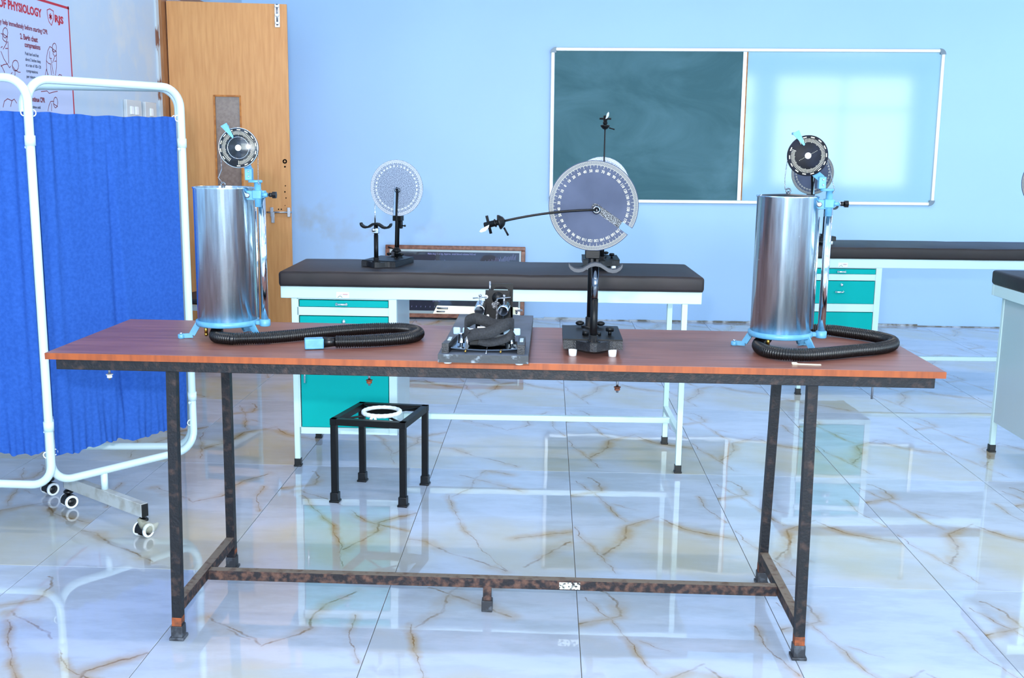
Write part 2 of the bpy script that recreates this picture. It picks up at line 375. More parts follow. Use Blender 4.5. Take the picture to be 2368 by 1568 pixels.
# ------------------------------------------------------------------ room
fl = struct('floor', MB().box(XL-1.6, XR, YR, YB, -.06, -.004), M_['grout'])
DY0, DY1, DZ = 6.97, 7.95, 2.34                                # doorway in the left wall
struct('wall_back', MB().box(XL-.15, XR+.15, YB, YB+.15, -.05, ZC), M_['wall'])
ws_ = [YR-.15]+[v for w_ in ADDED_SIDE_WINDOWS for v in w_]+[YB]; wr = MB()
for i in range(0, len(ws_), 2): wr.box(XR, XR+.15, ws_[i], ws_[i+1], -.05, ZC)
for y0, y1 in ADDED_SIDE_WINDOWS: wr.box(XR, XR+.15, y0, y1, -.05, WIN_Z[0]).box(XR, XR+.15, y0, y1, WIN_Z[1], ZC)
struct('wall_right', wr, M_['wall'])
for i, (y0, y1) in enumerate(ADDED_SIDE_WINDOWS):
    b = MB(); z0, z1 = WIN_Z; t = .05; a_, c_ = XR+.04, XR+.09
    b.box(a_, c_, y0, y1, z0, z0+t).box(a_, c_, y0, y1, z1-t, z1).box(a_, c_, y0, y0+t, z0, z1).box(a_, c_, y1-t, y1, z0, z1)
    ym = (y0+y1)/2; b.box(a_, c_, ym-.03, ym+.03, z0, z1).box(a_, c_, y0, y1, 2.25, 2.31)
    struct('window_%d' % (i+4), b, M_['alu'])  # frames of the side openings added for fill light
struct('wall_left', MB().box(XL-.15, XL, YR-.15, DY0-.11, -.05, ZC).box(XL-.15, XL, DY1+.06, YB, -.05, ZC).box(XL-.15, XL, DY0-.11, DY1+.06, DZ+.06, ZC), M_['wall_left'])
struct('ceiling', MB().box(XL-.15, XR+.15, YR-.15, YB+.15, ZC, ZC+.12), M_['ceil'])
wr = MB(); xs = [XL]+[v for w_ in WINDOWS for v in w_]+[XR]
for i in range(0, len(xs), 2): wr.box(xs[i], xs[i+1], YR-.15, YR, -.05, ZC)
for x0, x1 in WINDOWS: wr.box(x0, x1, YR-.15, YR, -.05, WIN_Z[0]).box(x0, x1, YR-.15, YR, WIN_Z[1], ZC)
struct('wall_rear', wr, M_['wall'])
for i, (x0, x1) in enumerate(WINDOWS):
    b = MB(); z0, z1 = WIN_Z; t = .05
    b.box(x0, x1, YR-.09, YR-.04, z0, z0+t).box(x0, x1, YR-.09, YR-.04, z1-t, z1).box(x0, x0+t, YR-.09, YR-.04, z0, z1).box(x1-t, x1, YR-.09, YR-.04, z0, z1)
    xm = (x0+x1)/2; b.box(xm-.03, xm+.03, YR-.09, YR-.04, z0, z1).box(x0, x1, YR-.09, YR-.04, 2.25, 2.31)
    struct('window_%d' % (i+1), b, M_['alu'])
# passage behind the open door
struct('wall_passage', MB().box(XL-1.6, XL-1.5, DY0-.6, DY1+.6, -.05, ZC).box(XL-1.5, XL-.15, DY0-.7, DY0-.6, -.05, ZC).box(XL-1.5, XL-.15, DY1+.6, DY1+.7, -.05, ZC).box(XL-1.6, XL-.15, DY0-.7, DY1+.7, ZC-.1, ZC), M_['wall_left'])
struct('trim_1', MB().box(XL-.15, XL+.012, DY0-.155, DY0-.11, 0, DZ+.06), M_['flaky'])
struct('trim_2', MB().box(XL-.15, XL+.03, DY0-.11, DY0-.012, 0, DZ+.06).box(XL-.15, XL+.03, DY1-.0, DY1+.06, 0, DZ+.06).box(XL-.15, XL+.03, DY0-.05, DY1+.06, DZ, DZ+.06), M_['wood_jamb'])
b = MB(); random.seed(3); x = XL
while x < XR:
    dx = random.uniform(.12, .4); b.box(x, min(x+dx, XR), YB-random.uniform(.006, .02), YB, 0, random.uniform(.006, .02)); x += dx
struct('baseboard_back', b, M_['flaky2'])
# floor tiles, each one a piece of the floor
XJ = [.714+.6*k for k in range(-5, 12)]; YJ = [3.29+1.2*k for k in range(-6, 5)]
xs = [XL]+XJ; ys = YJ+[YB]
tm = {}
random.seed(11)
for i in range(len(xs)-1):
    for j in range(len(ys)-1):
        x0, x1, y0, y1 = xs[i], xs[i+1], ys[j], ys[j+1]
        ci = round((x0-.114)/.6) if i else -5; cj = round((y0-3.29)/1.2)
        if (ci, cj) == (-1, 0): v = 'B'
        elif (ci, cj) == (-2, 0): v = 'C'
        elif (ci, cj) == (-2, -1): v = 'D'
        elif (ci, cj) == (-1, -1): v = 'B'
        else: v = random.choice('AAABCD') if ci < 0 else random.choice('AAAAD')
        key = (v, round(x1-x0, 3), round(y1-y0, 3))
        cx, cy = (x0+.6 if False else x1-.3), y0+.6
        if key not in tm:
            g = .0011
            mb = MB().box(x0-cx+g, x1-cx-g, y0-cy+g, y1-cy-g, -.004, -.0006)
            k = len(mb.v); xa, xb, ya, yb = x0-cx+g, x1-cx-g, y0-cy+g, y1-cy-g; e = .0008
            mb = MB(); mb.add([(xa, ya, -.004), (xb, ya, -.004), (xb, yb, -.004), (xa, yb, -.004), (xa, ya, -.0007), (xb, ya, -.0007), (xb, yb, -.0007), (xa, yb, -.0007), (xa+e, ya+e, 0), (xb-e, ya+e, 0), (xb-e, yb-e, 0), (xa+e, yb-e, 0)],
                [(3, 2, 1, 0), (0, 1, 5, 4), (1, 2, 6, 5), (2, 3, 7, 6), (3, 0, 4, 7), (4, 5, 9, 8), (5, 6, 10, 9), (6, 7, 11, 10), (7, 4, 8, 11), (8, 9, 10, 11)])
            me = mb.mesh('tile'); me.materials.append(M_['tile'+v]); tm[key] = me
        o = obj('tile', tm[key], None, fl); o.location = (cx, cy, 0)

# ------------------------------------------------------------------ open door
dr = thing('door_1', 'open wooden door leaf with a narrow brown glass slot', 'door', (XL+.034, DY0-.012, 0), .14)
tag(dr, kind='structure'); del dr['category']
u = lambda x: (x+2.466)/math.cos(.14)*1.0
DW = .755
leaf = MB(); sx0, sx1, sz0, sz1 = u(-2.194), u(-2.023), 1.02, 1.719
leaf.box(0, sx0, -.035, 0, .01, 2.30).box(sx1, DW, -.035, 0, .01, 2.30).box(sx0, sx1, -.035, 0, .01, sz0).box(sx0, sx1, -.035, 0, sz1, 2.30)
obj('door_leaf', leaf, M_['wood_door'], dr)
obj('door_glass', MB().box(sx0, sx1, -.024, -.014, sz0, sz1), M_['frost'], dr)
e = .009
obj('glazing_bead', MB().box(sx0-.002, sx0+e, -.038, -.030, sz0, sz1).box(sx1-e, sx1+.002, -.038, -.030, sz0, sz1).box(sx0, sx1, -.038, -.030, sz1-e, sz1+.002).box(sx0, sx1, -.038, -.030, sz0, sz0+e), M_['trim_orange'], dr)
tb = MB(); bx = u(-1.778)
tb.rbox(bx-.016, bx+.016, -.040, -.035, 2.155, 2.298, .001).cyl((bx, -.047, 2.165), (bx, -.047, 2.298), .006, n=10)
for z in (2.285, 2.23, 2.18): tb.rbox(bx-.013, bx+.013, -.053, -.036, z-.008, z+.008, .002)
obj('tower_bolt', tb, M_['steel'], dr)
sb = MB(); x0, x1 = u(-1.877), u(-1.713)
sb.cyl((x0, -.045, .965), (x1, -.045, .966), .006, n=10)
for q in (x0+.035, x1-.02): sb.rbox(q-.010, q+.010, -.051, -.035, .935, .998, .0015)
sb.rbox(x0+.03, x0+.052, -.058, -.05, .895, .965, .002)
obj('latch_bolt', sb, M_['steel'], dr)
kh = MB()
for (x, z, r) in ((-1.752, 1.265, .006), (-1.752, 1.14, .004), (-1.756, 1.10, .005), (-1.75, 1.06, .004), (-1.757, 1.01, .003), (-1.80, .985, .0045), (-1.782, .985, .0045)): kh.cyl((u(x), -.0365, z), (u(x), -.034, z), r, n=8)
kh.torus((u(-1.752), -.036, 1.30), .011, .004, 10, 6, Rx(PI/2))
obj('screw_hole', kh, M_['dark'], dr)

# ------------------------------------------------------------------ writing boards on the back wall
bd = thing('writing_board', 'wide wall board, green chalkboard left half and glossy white right half', 'board', (1.562, YB, 1.604))
Mb = Ry(-.006); W2, H2 = 1.562, .617
def bbox(x0, x1, y0, y1, z0, z1): return MB().box(x0, x1, y0, y1, z0, z1, Mb)
obj('chalkboard', bbox(-W2+.02, -.02, -.018, -.002, -H2+.02, H2-.02), M_['chalk'], bd, 'dark green chalkboard half smudged with chalk dust')
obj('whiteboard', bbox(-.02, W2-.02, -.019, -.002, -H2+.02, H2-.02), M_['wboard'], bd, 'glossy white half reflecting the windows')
for nm, (x0, x1, z0, z1) in dict(a=(-W2+.03, W2-.03, H2-.030, H2), b=(-W2+.03, W2-.03, -H2, -H2+.030), c=(-W2, -W2+.032, -H2+.03, H2-.03), d=(W2-.032, W2, -H2+.03, H2-.03)).items():
    obj('board_frame', MB().rbox(x0, x1, -.03, -.001, z0, z1, .006, Mb), M_['alu'], bd)
for sx in (-1, 1):
    for sz in (-1, 1):
        cc = MB(); prof = [(W2-.04, H2+.002)]
        poly = [(0, .0)]+[(.045*math.cos(a), .045*math.sin(a)) for a in [k*PI/12 for k in range(7)]]
        cc.prism(poly, .034, Mb @ frame((sx, 0, 0), (0, 0, sz), (0, -1, 0), (sx*(W2-.043), -.0005, sz*(H2-.043))))
        obj('corner_cap', cc, M_['alu_d'], bd)
obj('divider_strip', bbox(-.028, .0, -.026, -.001, -H2+.03, H2-.03), M_['alu'], bd)
obj('divider_edge', bbox(.0, .010, -.0255, -.001, -H2+.03, H2-.03), M_['trim_orange'], bd, 'raw orange wooden edge between the two boards')

# ------------------------------------------------------------------ examination couches
CL, CD, CT = 1.816, .54, .871
_cm = {}
def cmesh(key, fn):
    if key not in _cm: _cm[key] = fn().mesh(key)
    return _cm[key]
def mattress():
    bm = bmesh.new(); bmesh.ops.create_cube(bm, size=1)
    for v in bm.verts: v.co = Vector((CL/2+v.co.x*CL, CD/2+v.co.y*CD, .8385+v.co.z*.067))
    bmesh.ops.subdivide_edges(bm, edges=[e for e in bm.edges if abs(e.verts[0].co.x-e.verts[1].co.x) > .5], cuts=26)
    bmesh.ops.bevel(bm, geom=[e for e in bm.edges if len(e.link_faces) == 2 and e.calc_face_angle(0) > 1], offset=.013, segments=3, affect='EDGES', profile=.5)
    random.seed(5); ph = [random.uniform(0, 6) for _ in range(6)]
    for v in bm.verts:
        x = v.co.x; f = .0025*math.sin(x*7+ph[0])+.0018*math.sin(x*17+ph[1])+.001*math.sin(x*41+ph[2])
        if v.co.z > .85: v.co.z += f*.7*(1 if v.co.y < .1 else .6)-.003*(1-abs(v.co.y/CD-.5)*2)
        if v.co.y < .02: v.co.y += .6*f+.002*math.sin(x*29+ph[3])
        if v.co.z < .81: v.co.z = min(v.co.z, .806)
        v.co.z = min(v.co.z, .8718)
    mb = MB(); mb.add([v.co.copy() for v in bm.verts], [[v.index for v in f.verts] for f in bm.faces], None, True); bm.free(); return mb
X0, X1 = .0485, 1.752; LW = .024; CX1 = .502
def couch(label, loc, rz, cab_right=False, back=False, dev=True):
    t = thing('examination_couch', label, 'couch', loc, rz, 'brown topped examination couches')
    m = obj('mattress', cmesh('mattress', mattress), M_['leather'], t)
    def fr():
        b = MB(); b.rbox(.004, CL-.006, .018, .043, .752, .8045, .003).rbox(.004, CL-.006, CD-.03, CD-.005, .752, .8045, .003)
        b.rbox(.004, .029, .043, CD-.03, .752, .8045, .003).rbox(CL-.031, CL-.006, .043, CD-.03, .752, .8045, .003).box(.029, CL-.031, .043, CD-.03, .795, .8045); return b
    obj('frame_rail', cmesh('frame_rail', fr), M_['cream'], t)
    for x in (X0+LW/2, X1-LW/2):
        for y in (.034, CD-.038):
            mb = cmesh('leg', lambda: MB().rbox(-LW/2, LW/2, -LW/2, LW/2, .03, .752, .002))
            l = obj('leg', mb, M_['cream'], t); l.location = (x, y, 0)
            obj('foot_cap', cmesh('foot_cap', lambda: MB().rbox(-.0145, .0145, -.0145, .0145, .004, .036, .002).rbox(-.017, .017, -.017, .017, 0, .008, .002)), M_['rubber'], l)
    obj('stretcher', cmesh('stretcher', lambda: MB().rbox(CX1, X1-LW, .255, .280, .165, .190, .002)), M_['cream'], t)
    obj('side_rail', cmesh('side_rail', lambda: MB().rbox(X1-LW, X1, .046, CD-.05, .165, .190, .002)), M_['cream'], t)
    def carcass():
        b = MB(); y0 = .026; z0, z1 = .150, .752
        b.box(X0+LW, CX1-.001, y0, y0+.03, .678, .714).box(X0+LW, CX1-.001, y0, y0+.03, .495, .541).box(X0+LW, CX1-.001, y0, y0+.03, z0, .179).box(X0+LW, CX1-.001, y0, y0+.03, .748, z1)
        b.box(X0+LW, .0785, y0, y0+.03, z0, z1).box(.4685, CX1, .022, y0+.03, z0, z1); return b
    obj('cabinet_frame', cmesh('cabinet_frame', carcass), M_['cream'], t)
    obj('cabinet_side', cmesh('cabinet_side_r', lambda: MB().box(CX1-.004, CX1, .056, CD-.026, .150, .752)), M_['panel'], t, 'pale grey side sheet of the cabinet')
    obj('cabinet_side', cmesh('cabinet_side_l', lambda: MB().box(X0+.004, X0+.008, .046, CD-.050, .150, .752)), M_['panel'], t, 'pale grey side sheet of the cabinet')
    obj('cabinet_back', cmesh('cabinet_back', lambda: MB().box(X0+.008, CX1-.004, CD-.030, CD-.026, .150, .752).box(X0+.008, CX1-.004, .06, CD-.03, .150, .154)), M_['panel'], t, 'pale grey back and bottom sheets of the cabinet')
    obj('cabinet_inside', cmesh('cabinet_inside', lambda: MB().box(.079, .468, .05, .054, .18, .747)), M_['dark'], t, 'dark gap around the drawers')  # dark sheet paints the shade seen between drawer fronts and frame
    def front(z0, z1): return lambda: MB().rbox(.0835, .4655, .022, .045, z0+.002, z1-.004, .0015)
    d1 = obj('drawer', cmesh('drawer_s', front(.714, .748)), M_['teal'], t, 'shallow teal top drawer')
    d2 = obj('drawer', cmesh('drawer_d', front(.541, .678)), M_['teal'], t, 'deep teal middle drawer with a lock')
    d3 = obj('door', cmesh('door_l', front(.179, .495)), M_['teal'], t, 'teal cabinet door under the drawers')
    def hand(x, z): return lambda: MB().tube([(x-.022, .022, z), (x-.02, .006, z), (x-.012, .003, z), (x+.012, .003, z), (x+.02, .006, z), (x+.022, .022, z)], .0042, 10).ball((x-.021, .014, z), .007, 8).ball((x+.021, .014, z), .007, 8)
    obj('handle', cmesh('handle_1', hand(.266, .729)), M_['chrome'], d1)
    obj('handle', cmesh('handle_2', hand(.262, .612)), M_['chrome'], d2)
    obj('lock', cmesh('lock_2', lambda: MB().lathe([(.0105, 0), (.0105, .004), (.007, .006), (.007, .007), (.001, .0075)], 20, frame((1, 0, 0), (0, 0, 1), (0, -1, 0), (.2735, .022, .652)))), M_['chrome'], d2)
    obj('handle', cmesh('handle_3', lambda: MB().tube([(.104, .022, .462), (.104, .004, .458), (.104, .003, .385), (.104, .022, .381)], .0045, 10)), M_['chrome'], d3)
    st = obj('maker_sticker', cmesh('sticker', lambda: MB().box(.2445, .299, .0172, .0182, .7565, .7815)), M_['whiteP'], t, 'small white sticker with a green curve and red line')
    Ms = frame((1, 0, 0), (0, 0, 1), (0, -1, 0), (.2445, .0169, .7565))
    g = MB(); stroke(g, [(.006, .002), (.013, .008), (.019, .0075), (.025, .002)], .0022, Ms); obj('sticker_print', g, M_['green_ink'], st)
    r = MB(); stroke(r, [(.028, .0155), (.048, .0155)], .0022, Ms); obj('sticker_print', r, M_['red'], st)
    r = MB(); stroke(r, [(.030, .0115), (.047, .0115)], .0012, Ms); stroke(r, [(.016, .0155), (.018, .013)], .0015, Ms); stroke(r, [(.021, .014), (.025, .014)], .0012, Ms); obj('sticker_print', r, M_['ink'], st)
    return t
couch('brown padded couch with teal drawers standing behind the wooden table', (-1.1465, 4.4474, 0), .0182)
couch('farthest brown padded couch, in front of the wall under the white board', (1.43, 6.09, 0), .05)
couch('brown padded couch cut off by the right edge, grey side sheet showing', (2.085, 4.47, 0), 0)

# ------------------------------------------------------------------ goniometers
GR = .1275
def disc_poly(gap=-34, half=.0105):
    g = math.radians(gap); e = math.asin(half/GR); pts = []
    n = 72
    for k in range(n+1):
        a = g+e+(2*PI-2*e)*k/n; pts.append((GR*math.cos(a), GR*math.sin(a)))
    ux, uy = math.cos(g), math.sin(g); nx, ny = -uy, ux
    pts.append((.006*ux-half*nx, .006*uy-half*ny))
    for k in range(1, 8):
        a = g-PI/2-PI*k/8; pts.append((.006*ux+half*math.cos(a), .006*uy+half*math.sin(a)))
    pts.append((.006*ux+half*nx, .006*uy+half*ny))
    return pts
def dial_marks():
    b = MB(); I = Matrix.Identity(4)
    def tick(deg, r0, r1, wd):
        a = math.radians(deg); c, s = math.cos(a), math.sin(a)
        stroke(b, [(r0*c, r0*s), (r1*c, r1*s)], wd, I)
    for d in range(-174, 175):
        a = 146-d
        tick(a, .902*GR, .975*GR, .0006)
        if d % 10 == 0: tick(a, .835*GR, .90*GR, .0009)
        elif d % 5 == 0: tick(a, .868*GR, .90*GR, .0009)
    for r in (.900, .977):
        pts = [(r*GR*math.cos(math.radians(146-d)), r*GR*math.sin(math.radians(146-d))) for d in range(-174, 175, 3)]
        stroke(b, pts, .0007, I)
    for d in range(-170, 171, 10):
        a = math.radians(146-d)
        text(b, str(abs(d)), .0112, Tr(.775*GR*math.cos(a), .775*GR*math.sin(a), 0) @ Rz(a-PI/2) @ Tr(0, -.004, 0), .00025, .82)
    return b
def lever_mesh(droop):
    L = .268; b = MB(); f = lambda x: -droop*(x/L)**2.0
    b.tube([(x, f(x), 0) for x in [L*k/12 for k in range(13)]], .0033, 8)
    return b
def grip_mesh(droop):
    L = .268; y = -droop; s = -2*droop/L; d = Vector((1, s, 0)).normalized(); n = Vector((-d.y, d.x, 0)); o = Vector((L, y, 0)); zz = Vector((0, 0, 1))
    b = MB(); F = frame(n, zz, d, o)
    b.lathe([(.004, -.010), (.012, -.006), (.020, .004), (.0215, .008), (.019, .010), (.008, .012), (.008, .016), (.0115, .017), (.0115, .021), (.009, .022), (.009, .050), (.007, .052)], 20, F)
    b.cyl(o+d*.038-n*.026, o+d*.038+n*.026, .0042, n=10)
    b.cyl(o-d*.002-n*.018, o-d*.008-n*.040, .0028, n=8).ball(o-d*.008-n*.040, .0036, 8)
    return b
def blade_mesh(droop):
    L = .268; y = -droop; s = -2*droop/L; d = Vector((1, s, 0)).normalized(); n = Vector((-d.y, d.x, 0)); o = Vector((L, y, 0))
    b = MB(); F = frame(d, n, Vector((0, 0, 1)), o+Vector((0, 0, .006)))
    b.prism([(.036, .0), (.06, -.006), (.068, -.012), (.064, -.016), (.05, -.015), (.040, -.008)], .006, F); return b
def base_outline(inset=0):
    w_, y0, y1 = .0825-inset, -.120+inset, .120-inset; p = []
    def bump(side, yb, amp):
        out = []
        for k in range(13):
            x = -.055+.11*k/12; out.append((x, yb+side*amp*(.5+.5*math.cos(PI*x/.055))))
        return out
    p += [(-w_, y0)]+bump(-1, y0, .042)+[(w_, y0), (w_, y1)]+[q for q in reversed(bump(1, y1, .042))]+[(-w_, y1)]
    return p
def gonio(label, loc, rz, H, lever_deg, rest, dial, feet=True, droop=.030, rod=None, hubx=.008, discx=0.0, dy=.078, slot=-34):
    t = thing('goniometer', label, 'goniometer', loc, rz, 'goniometers with round degree dials')
    fz = .020 if feet else 0; zt = fz+.026
    if feet:
        for sx in (-.054, .054):
            for y in (-.108, .100): obj('rubber_foot', MB().lathe([(.0105, 0), (.012, fz)], 16, Tr(sx, y, 0)), M_['whiteP'], t)
    bp = MB(); bp.prism(base_outline(.002), .0235, Tr(0, 0, fz)); obj('base', bp, M_['black_h'], t)
    obj('cover_plate', MB().prism([(-.0815, -.110), (.0815, -.110)]+[q for q in base_outline(.001) if q[1] > .1], .003, Tr(0, 0, zt-.0025)), M_['black'], t)
    fy = -.152; by = dy+.018; q = MB()
    rz_ = rest if rest else .23
    q.lathe([(.019, 0), (.019, .004), (.0125, .005), (.0125, .020), (.0100, .022)], 20, Tr(0, fy+.012, zt-.004))
    for a in (.7, 2.4, 3.9, 5.5): q.cyl((.0155*math.cos(a), fy+.012+.0155*math.sin(a), zt), (.0155*math.cos(a), fy+.012+.0155*math.sin(a), zt+.004), .0025, n=8)
    obj('post_flange', q, M_['black'], t)
    q = MB(); q.cyl((0, fy+.012, zt), (0, fy+.012, zt+.115), .0098, n=20).torus((0, fy+.012, zt+.115), .0088, .0014, 20, 6)
    obj('front_post', q, M_['black'], t)
    q = MB(); q.cyl((0, fy+.012, zt+.1), (0, fy+.012, rz_-.006), .0088, n=20); obj('post_tube', q, M_['black'] if not feet else M_['chrome_dark'], t, 'shiny upper tube of the front post')
    prof = [(-.071, 0), (-.066, -.008), (-.056, -.0145), (-.045, -.016), (-.033, -.0135), (-.022, -.0065), (-.012, -.0005), (0, .0015), (.012, -.0005), (.022, -.0065), (.033, -.0135), (.045, -.016), (.056, -.0145), (.066, -.008), (.071, 0)]
    b = MB(); th = .009; wd = .030; vs = []; fs = []
    for i, (x, z) in enumerate(prof):
        for (yy, zz) in ((-wd/2, 0), (wd/2, 0), (wd/2, -th), (-wd/2, -th)): vs.append((x, fy+.012+yy, rz_+z+zz))
    for i in range(len(prof)-1):
        for k in range(4): fs.append((i*4+k, i*4+(k+1) % 4, i*4+4+(k+1) % 4, i*4+4+k))
    fs += [(3, 2, 1, 0), tuple(range(len(vs)-4, len(vs)))]
    b.add(vs, fs); obj('hand_rest', b, M_['grey_rest'] if feet else M_['black'], t, 'wavy hand rest')
    if rod:
        obj('thin_rod', MB().cyl((-.004, fy+.012, rz_), (-.004, fy+.012, rz_+rod), .003, n=8), M_['chrome'], t)
        obj('clamp_knob', MB().ball((-.004, fy-.006, rz_-.030), .0095, 10).rbox(-.013, .014, fy, fy+.024, rz_-.045, rz_-.022, .002), M_['chrome'], t)
    q = MB(); q.cyl((discx*.4, by, zt), (discx, by, H+.004), .0105, n=20); obj('back_post', q, M_['black'], t)
    q = MB(); q.lathe([(.026, 0), (.026, .005), (.014, .006), (.014, .03), (.0115, .032)], 20, Tr(discx*.4, by, zt-.001)).ball((-.030, by-.006, zt+.012), .010, 10, (1.3, 1, .7)).ball((.030, by-.006, zt+.012), .010, 10, (1.3, 1, .7)); obj('wing_screw', q, M_['black'], t)
    q = MB(); q.rbox(-.020+discx, .022+discx, by-.022, by+.014, H-.150, H-.126, .002).rbox(.010+discx, .020+discx, by-.012, by+.008, H-.185, H-.150, .002).cyl((.015+discx, by-.004, H-.172), (.034+discx, by-.004, H-.172), .003, n=8).ball((.034+discx, by-.004, H-.172), .005, 8); obj('disc_clamp', q, M_['black'], t)
    if feet:
        obj('adjusting_knob', MB().cyl((.05, -.03, zt), (.05, -.03, zt+.012), .005, n=10).lathe([(.011, 0), (.012, .009), (.009, .012)], 12, Tr(.05, -.03, zt+.010)), M_['black'], t)
        obj('hex_bolt', MB().lathe([(.009, 0), (.009, .014)], 6, Tr(-.018, -.045, zt)).lathe([(.007, 0), (.007, .010)], 6, Tr(.018, -.045, zt)), M_['black'], t)
    dd = bpy.data.objects.new('disc', cmesh('disc', lambda: MB().prism(disc_poly(), .003))); COL.objects.link(dd); dd.parent = t
    if not dd.data.materials: dd.data.materials.append(M_['dial_grey'])
    dd.matrix_local = frame((1, 0, 0), (0, 0, 1), (0, -1, 0), (discx, dy, H)) @ Rz(math.radians(slot+34))
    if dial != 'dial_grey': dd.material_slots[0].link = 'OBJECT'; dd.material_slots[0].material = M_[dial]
    s = obj('scale', cmesh('scale', dial_marks), M_['print'], dd); s.location = (0, 0, .0033)
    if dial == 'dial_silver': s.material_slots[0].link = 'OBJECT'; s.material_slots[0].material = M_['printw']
    if slot == -34: k = obj('disc_plate', cmesh('disc_plate', lambda: MB().box(-.018, .094, -.011, .011, -.006, -.002, Rz(math.radians(-34)))), M_['speck'], dd, 'speckled metal strip behind the slot')
    hb = MB(); F = frame((1, 0, 0), (0, 0, 1), (0, -1, 0), (discx+hubx, dy, H-.010))
    hb.lathe([(.006, -.012), (.006, .004), (.0125, .005), (.0125, .016), (.010, .018), (.006, .018), (.005, .014), (.001, .014)], 24, F); obj('hub', hb, M_['chrome_dark'], t)
    a = math.radians(lever_deg); flip = -1 if lever_deg > 90 and lever_deg < 270 else 1
    LM = F @ Tr(0, 0, .021) @ Rz(a) @ Matrix.Diagonal((1, flip, 1, 1))
    for nm, fn, mm in (('lever', lever_mesh, 'black'), ('lever_grip', grip_mesh, 'black'), ('grip_blade', blade_mesh, 'grey_enamel')):
        b = MB(); src = fn(droop); b.add(src.v, src.f, LM, src.sm); obj(nm, b, M_[mm], t)
    return t
M_['chrome_dark'] = mat('dark_chrome', '6d727a', .12, 1)
M_['grey_rest'] = mat('grey_hand_rest', '2a2f37', .5)
gonio('goniometer with big dark dial and sideways lever on the wooden table', (.128, 2.945, .84), 0, .3975, 181.5, .258, 'dial_grey')
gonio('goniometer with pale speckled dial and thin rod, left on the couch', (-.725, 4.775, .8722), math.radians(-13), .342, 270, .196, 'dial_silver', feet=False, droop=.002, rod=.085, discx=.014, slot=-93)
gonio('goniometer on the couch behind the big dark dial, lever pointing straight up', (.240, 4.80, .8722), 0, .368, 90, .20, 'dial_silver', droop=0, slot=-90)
gonio('goniometer on the farthest couch, half hidden behind the right steel tank', (1.604, 6.38, .8722), .05, .410, 266, None, 'dial_grey', droop=0, discx=-.024, slot=-86)
gonio('goniometer cut off by the right edge of the picture, on the right couch', (2.235, 4.66, .8722), 0, .415, 50, None, 'dial_grey', droop=0, slot=-90, discx=-.045)

# ------------------------------------------------------------------ framed chart leaning on the back wall
tilt = .15
ch = thing('framed_chart', 'dark framed chart leaning on the wall behind the middle couch', 'picture', (-.765, 8.665, .012))
CW, CHh = .582, .60
A = Rx(-tilt)
def cbox(x0, x1, y0, y1, z0, z1, bv=None):
    b = MB(); return b.rbox(x0, x1, y0, y1, z0, z1, bv, A) if bv else b.box(x0, x1, y0, y1, z0, z1, A)
fb = .034
for (x0, x1, z0, z1) in ((-CW, CW, 0, fb), (-CW, CW, CHh-fb, CHh), (-CW, -CW+fb, fb, CHh-fb), (CW-fb, CW, fb, CHh-fb)): obj('frame_bar', cbox(x0, x1, -.02, 0, z0, z1, .005), M_['frame_wood'], ch)
obj('mount', cbox(-CW+fb, CW-fb, -.008, -.004, fb, CHh-fb), M_['mat_white'], ch)
sh = obj('chart_sheet', cbox(-CW+.045, CW-.050, -.0095, -.008, .058, CHh-.052), M_['chart'], ch)
Ft = A @ frame((1, 0, 0), (0, 0, 1), (0, -1, 0), (0, -.0102, 0))
pr = MB()
text(pr, 'Male dog 11.6 kg. Approx. total blood volume 910 ml', .020, Ft @ Tr(-.03, .525, 0), .0004, .92)
text(pr, '40% bleeding', .020, Ft @ Tr(-.15, .158, 0), .0004); text(pr, '(375 ml)', .019, Ft @ Tr(-.15, .135, 0), .0004); text(pr, 'bleeding', .020, Ft @ Tr(-.31, .160, 0), .0004); text(pr, '(250 ml)', .019, Ft @ Tr(-.32, .137, 0), .0004) if False else None
text(pr, '60 mm Hg', .020, Ft @ Tr(.045, .163, 0), .0004)
random.seed(9)
for k in range(26):
    x = .235+k*.0105; z = .44+.0022*k+random.uniform(-.006, .006); stroke(pr, [(x, z), (x+.006, z+.045*random.uniform(.6, 1.1))], .0022, Ft)
for k in range(14):
    x = -.20+k*.010; z = .46; stroke(pr, [(x, z-.02), (x+.003, z+.02*random.uniform(.2, 1.2))], .003, Ft)
for k in range(25):
    x = -.47+k*.038; stroke(pr, [(x, .086), (x+.002, .096)], .004, Ft)
for k in range(60):
    x = -.3+k*.009; z = .30+.05*math.sin(k*.3); stroke(pr, [(x, z), (x+.003, z+.03*random.uniform(.3, 1))], .0016, Ft)
obj('chart_print', pr, M_['chart_ink'], sh)
obj('glass', cbox(-CW+fb, CW-fb, -.0135, -.0125, fb, CHh-fb), M_['glass'], ch)

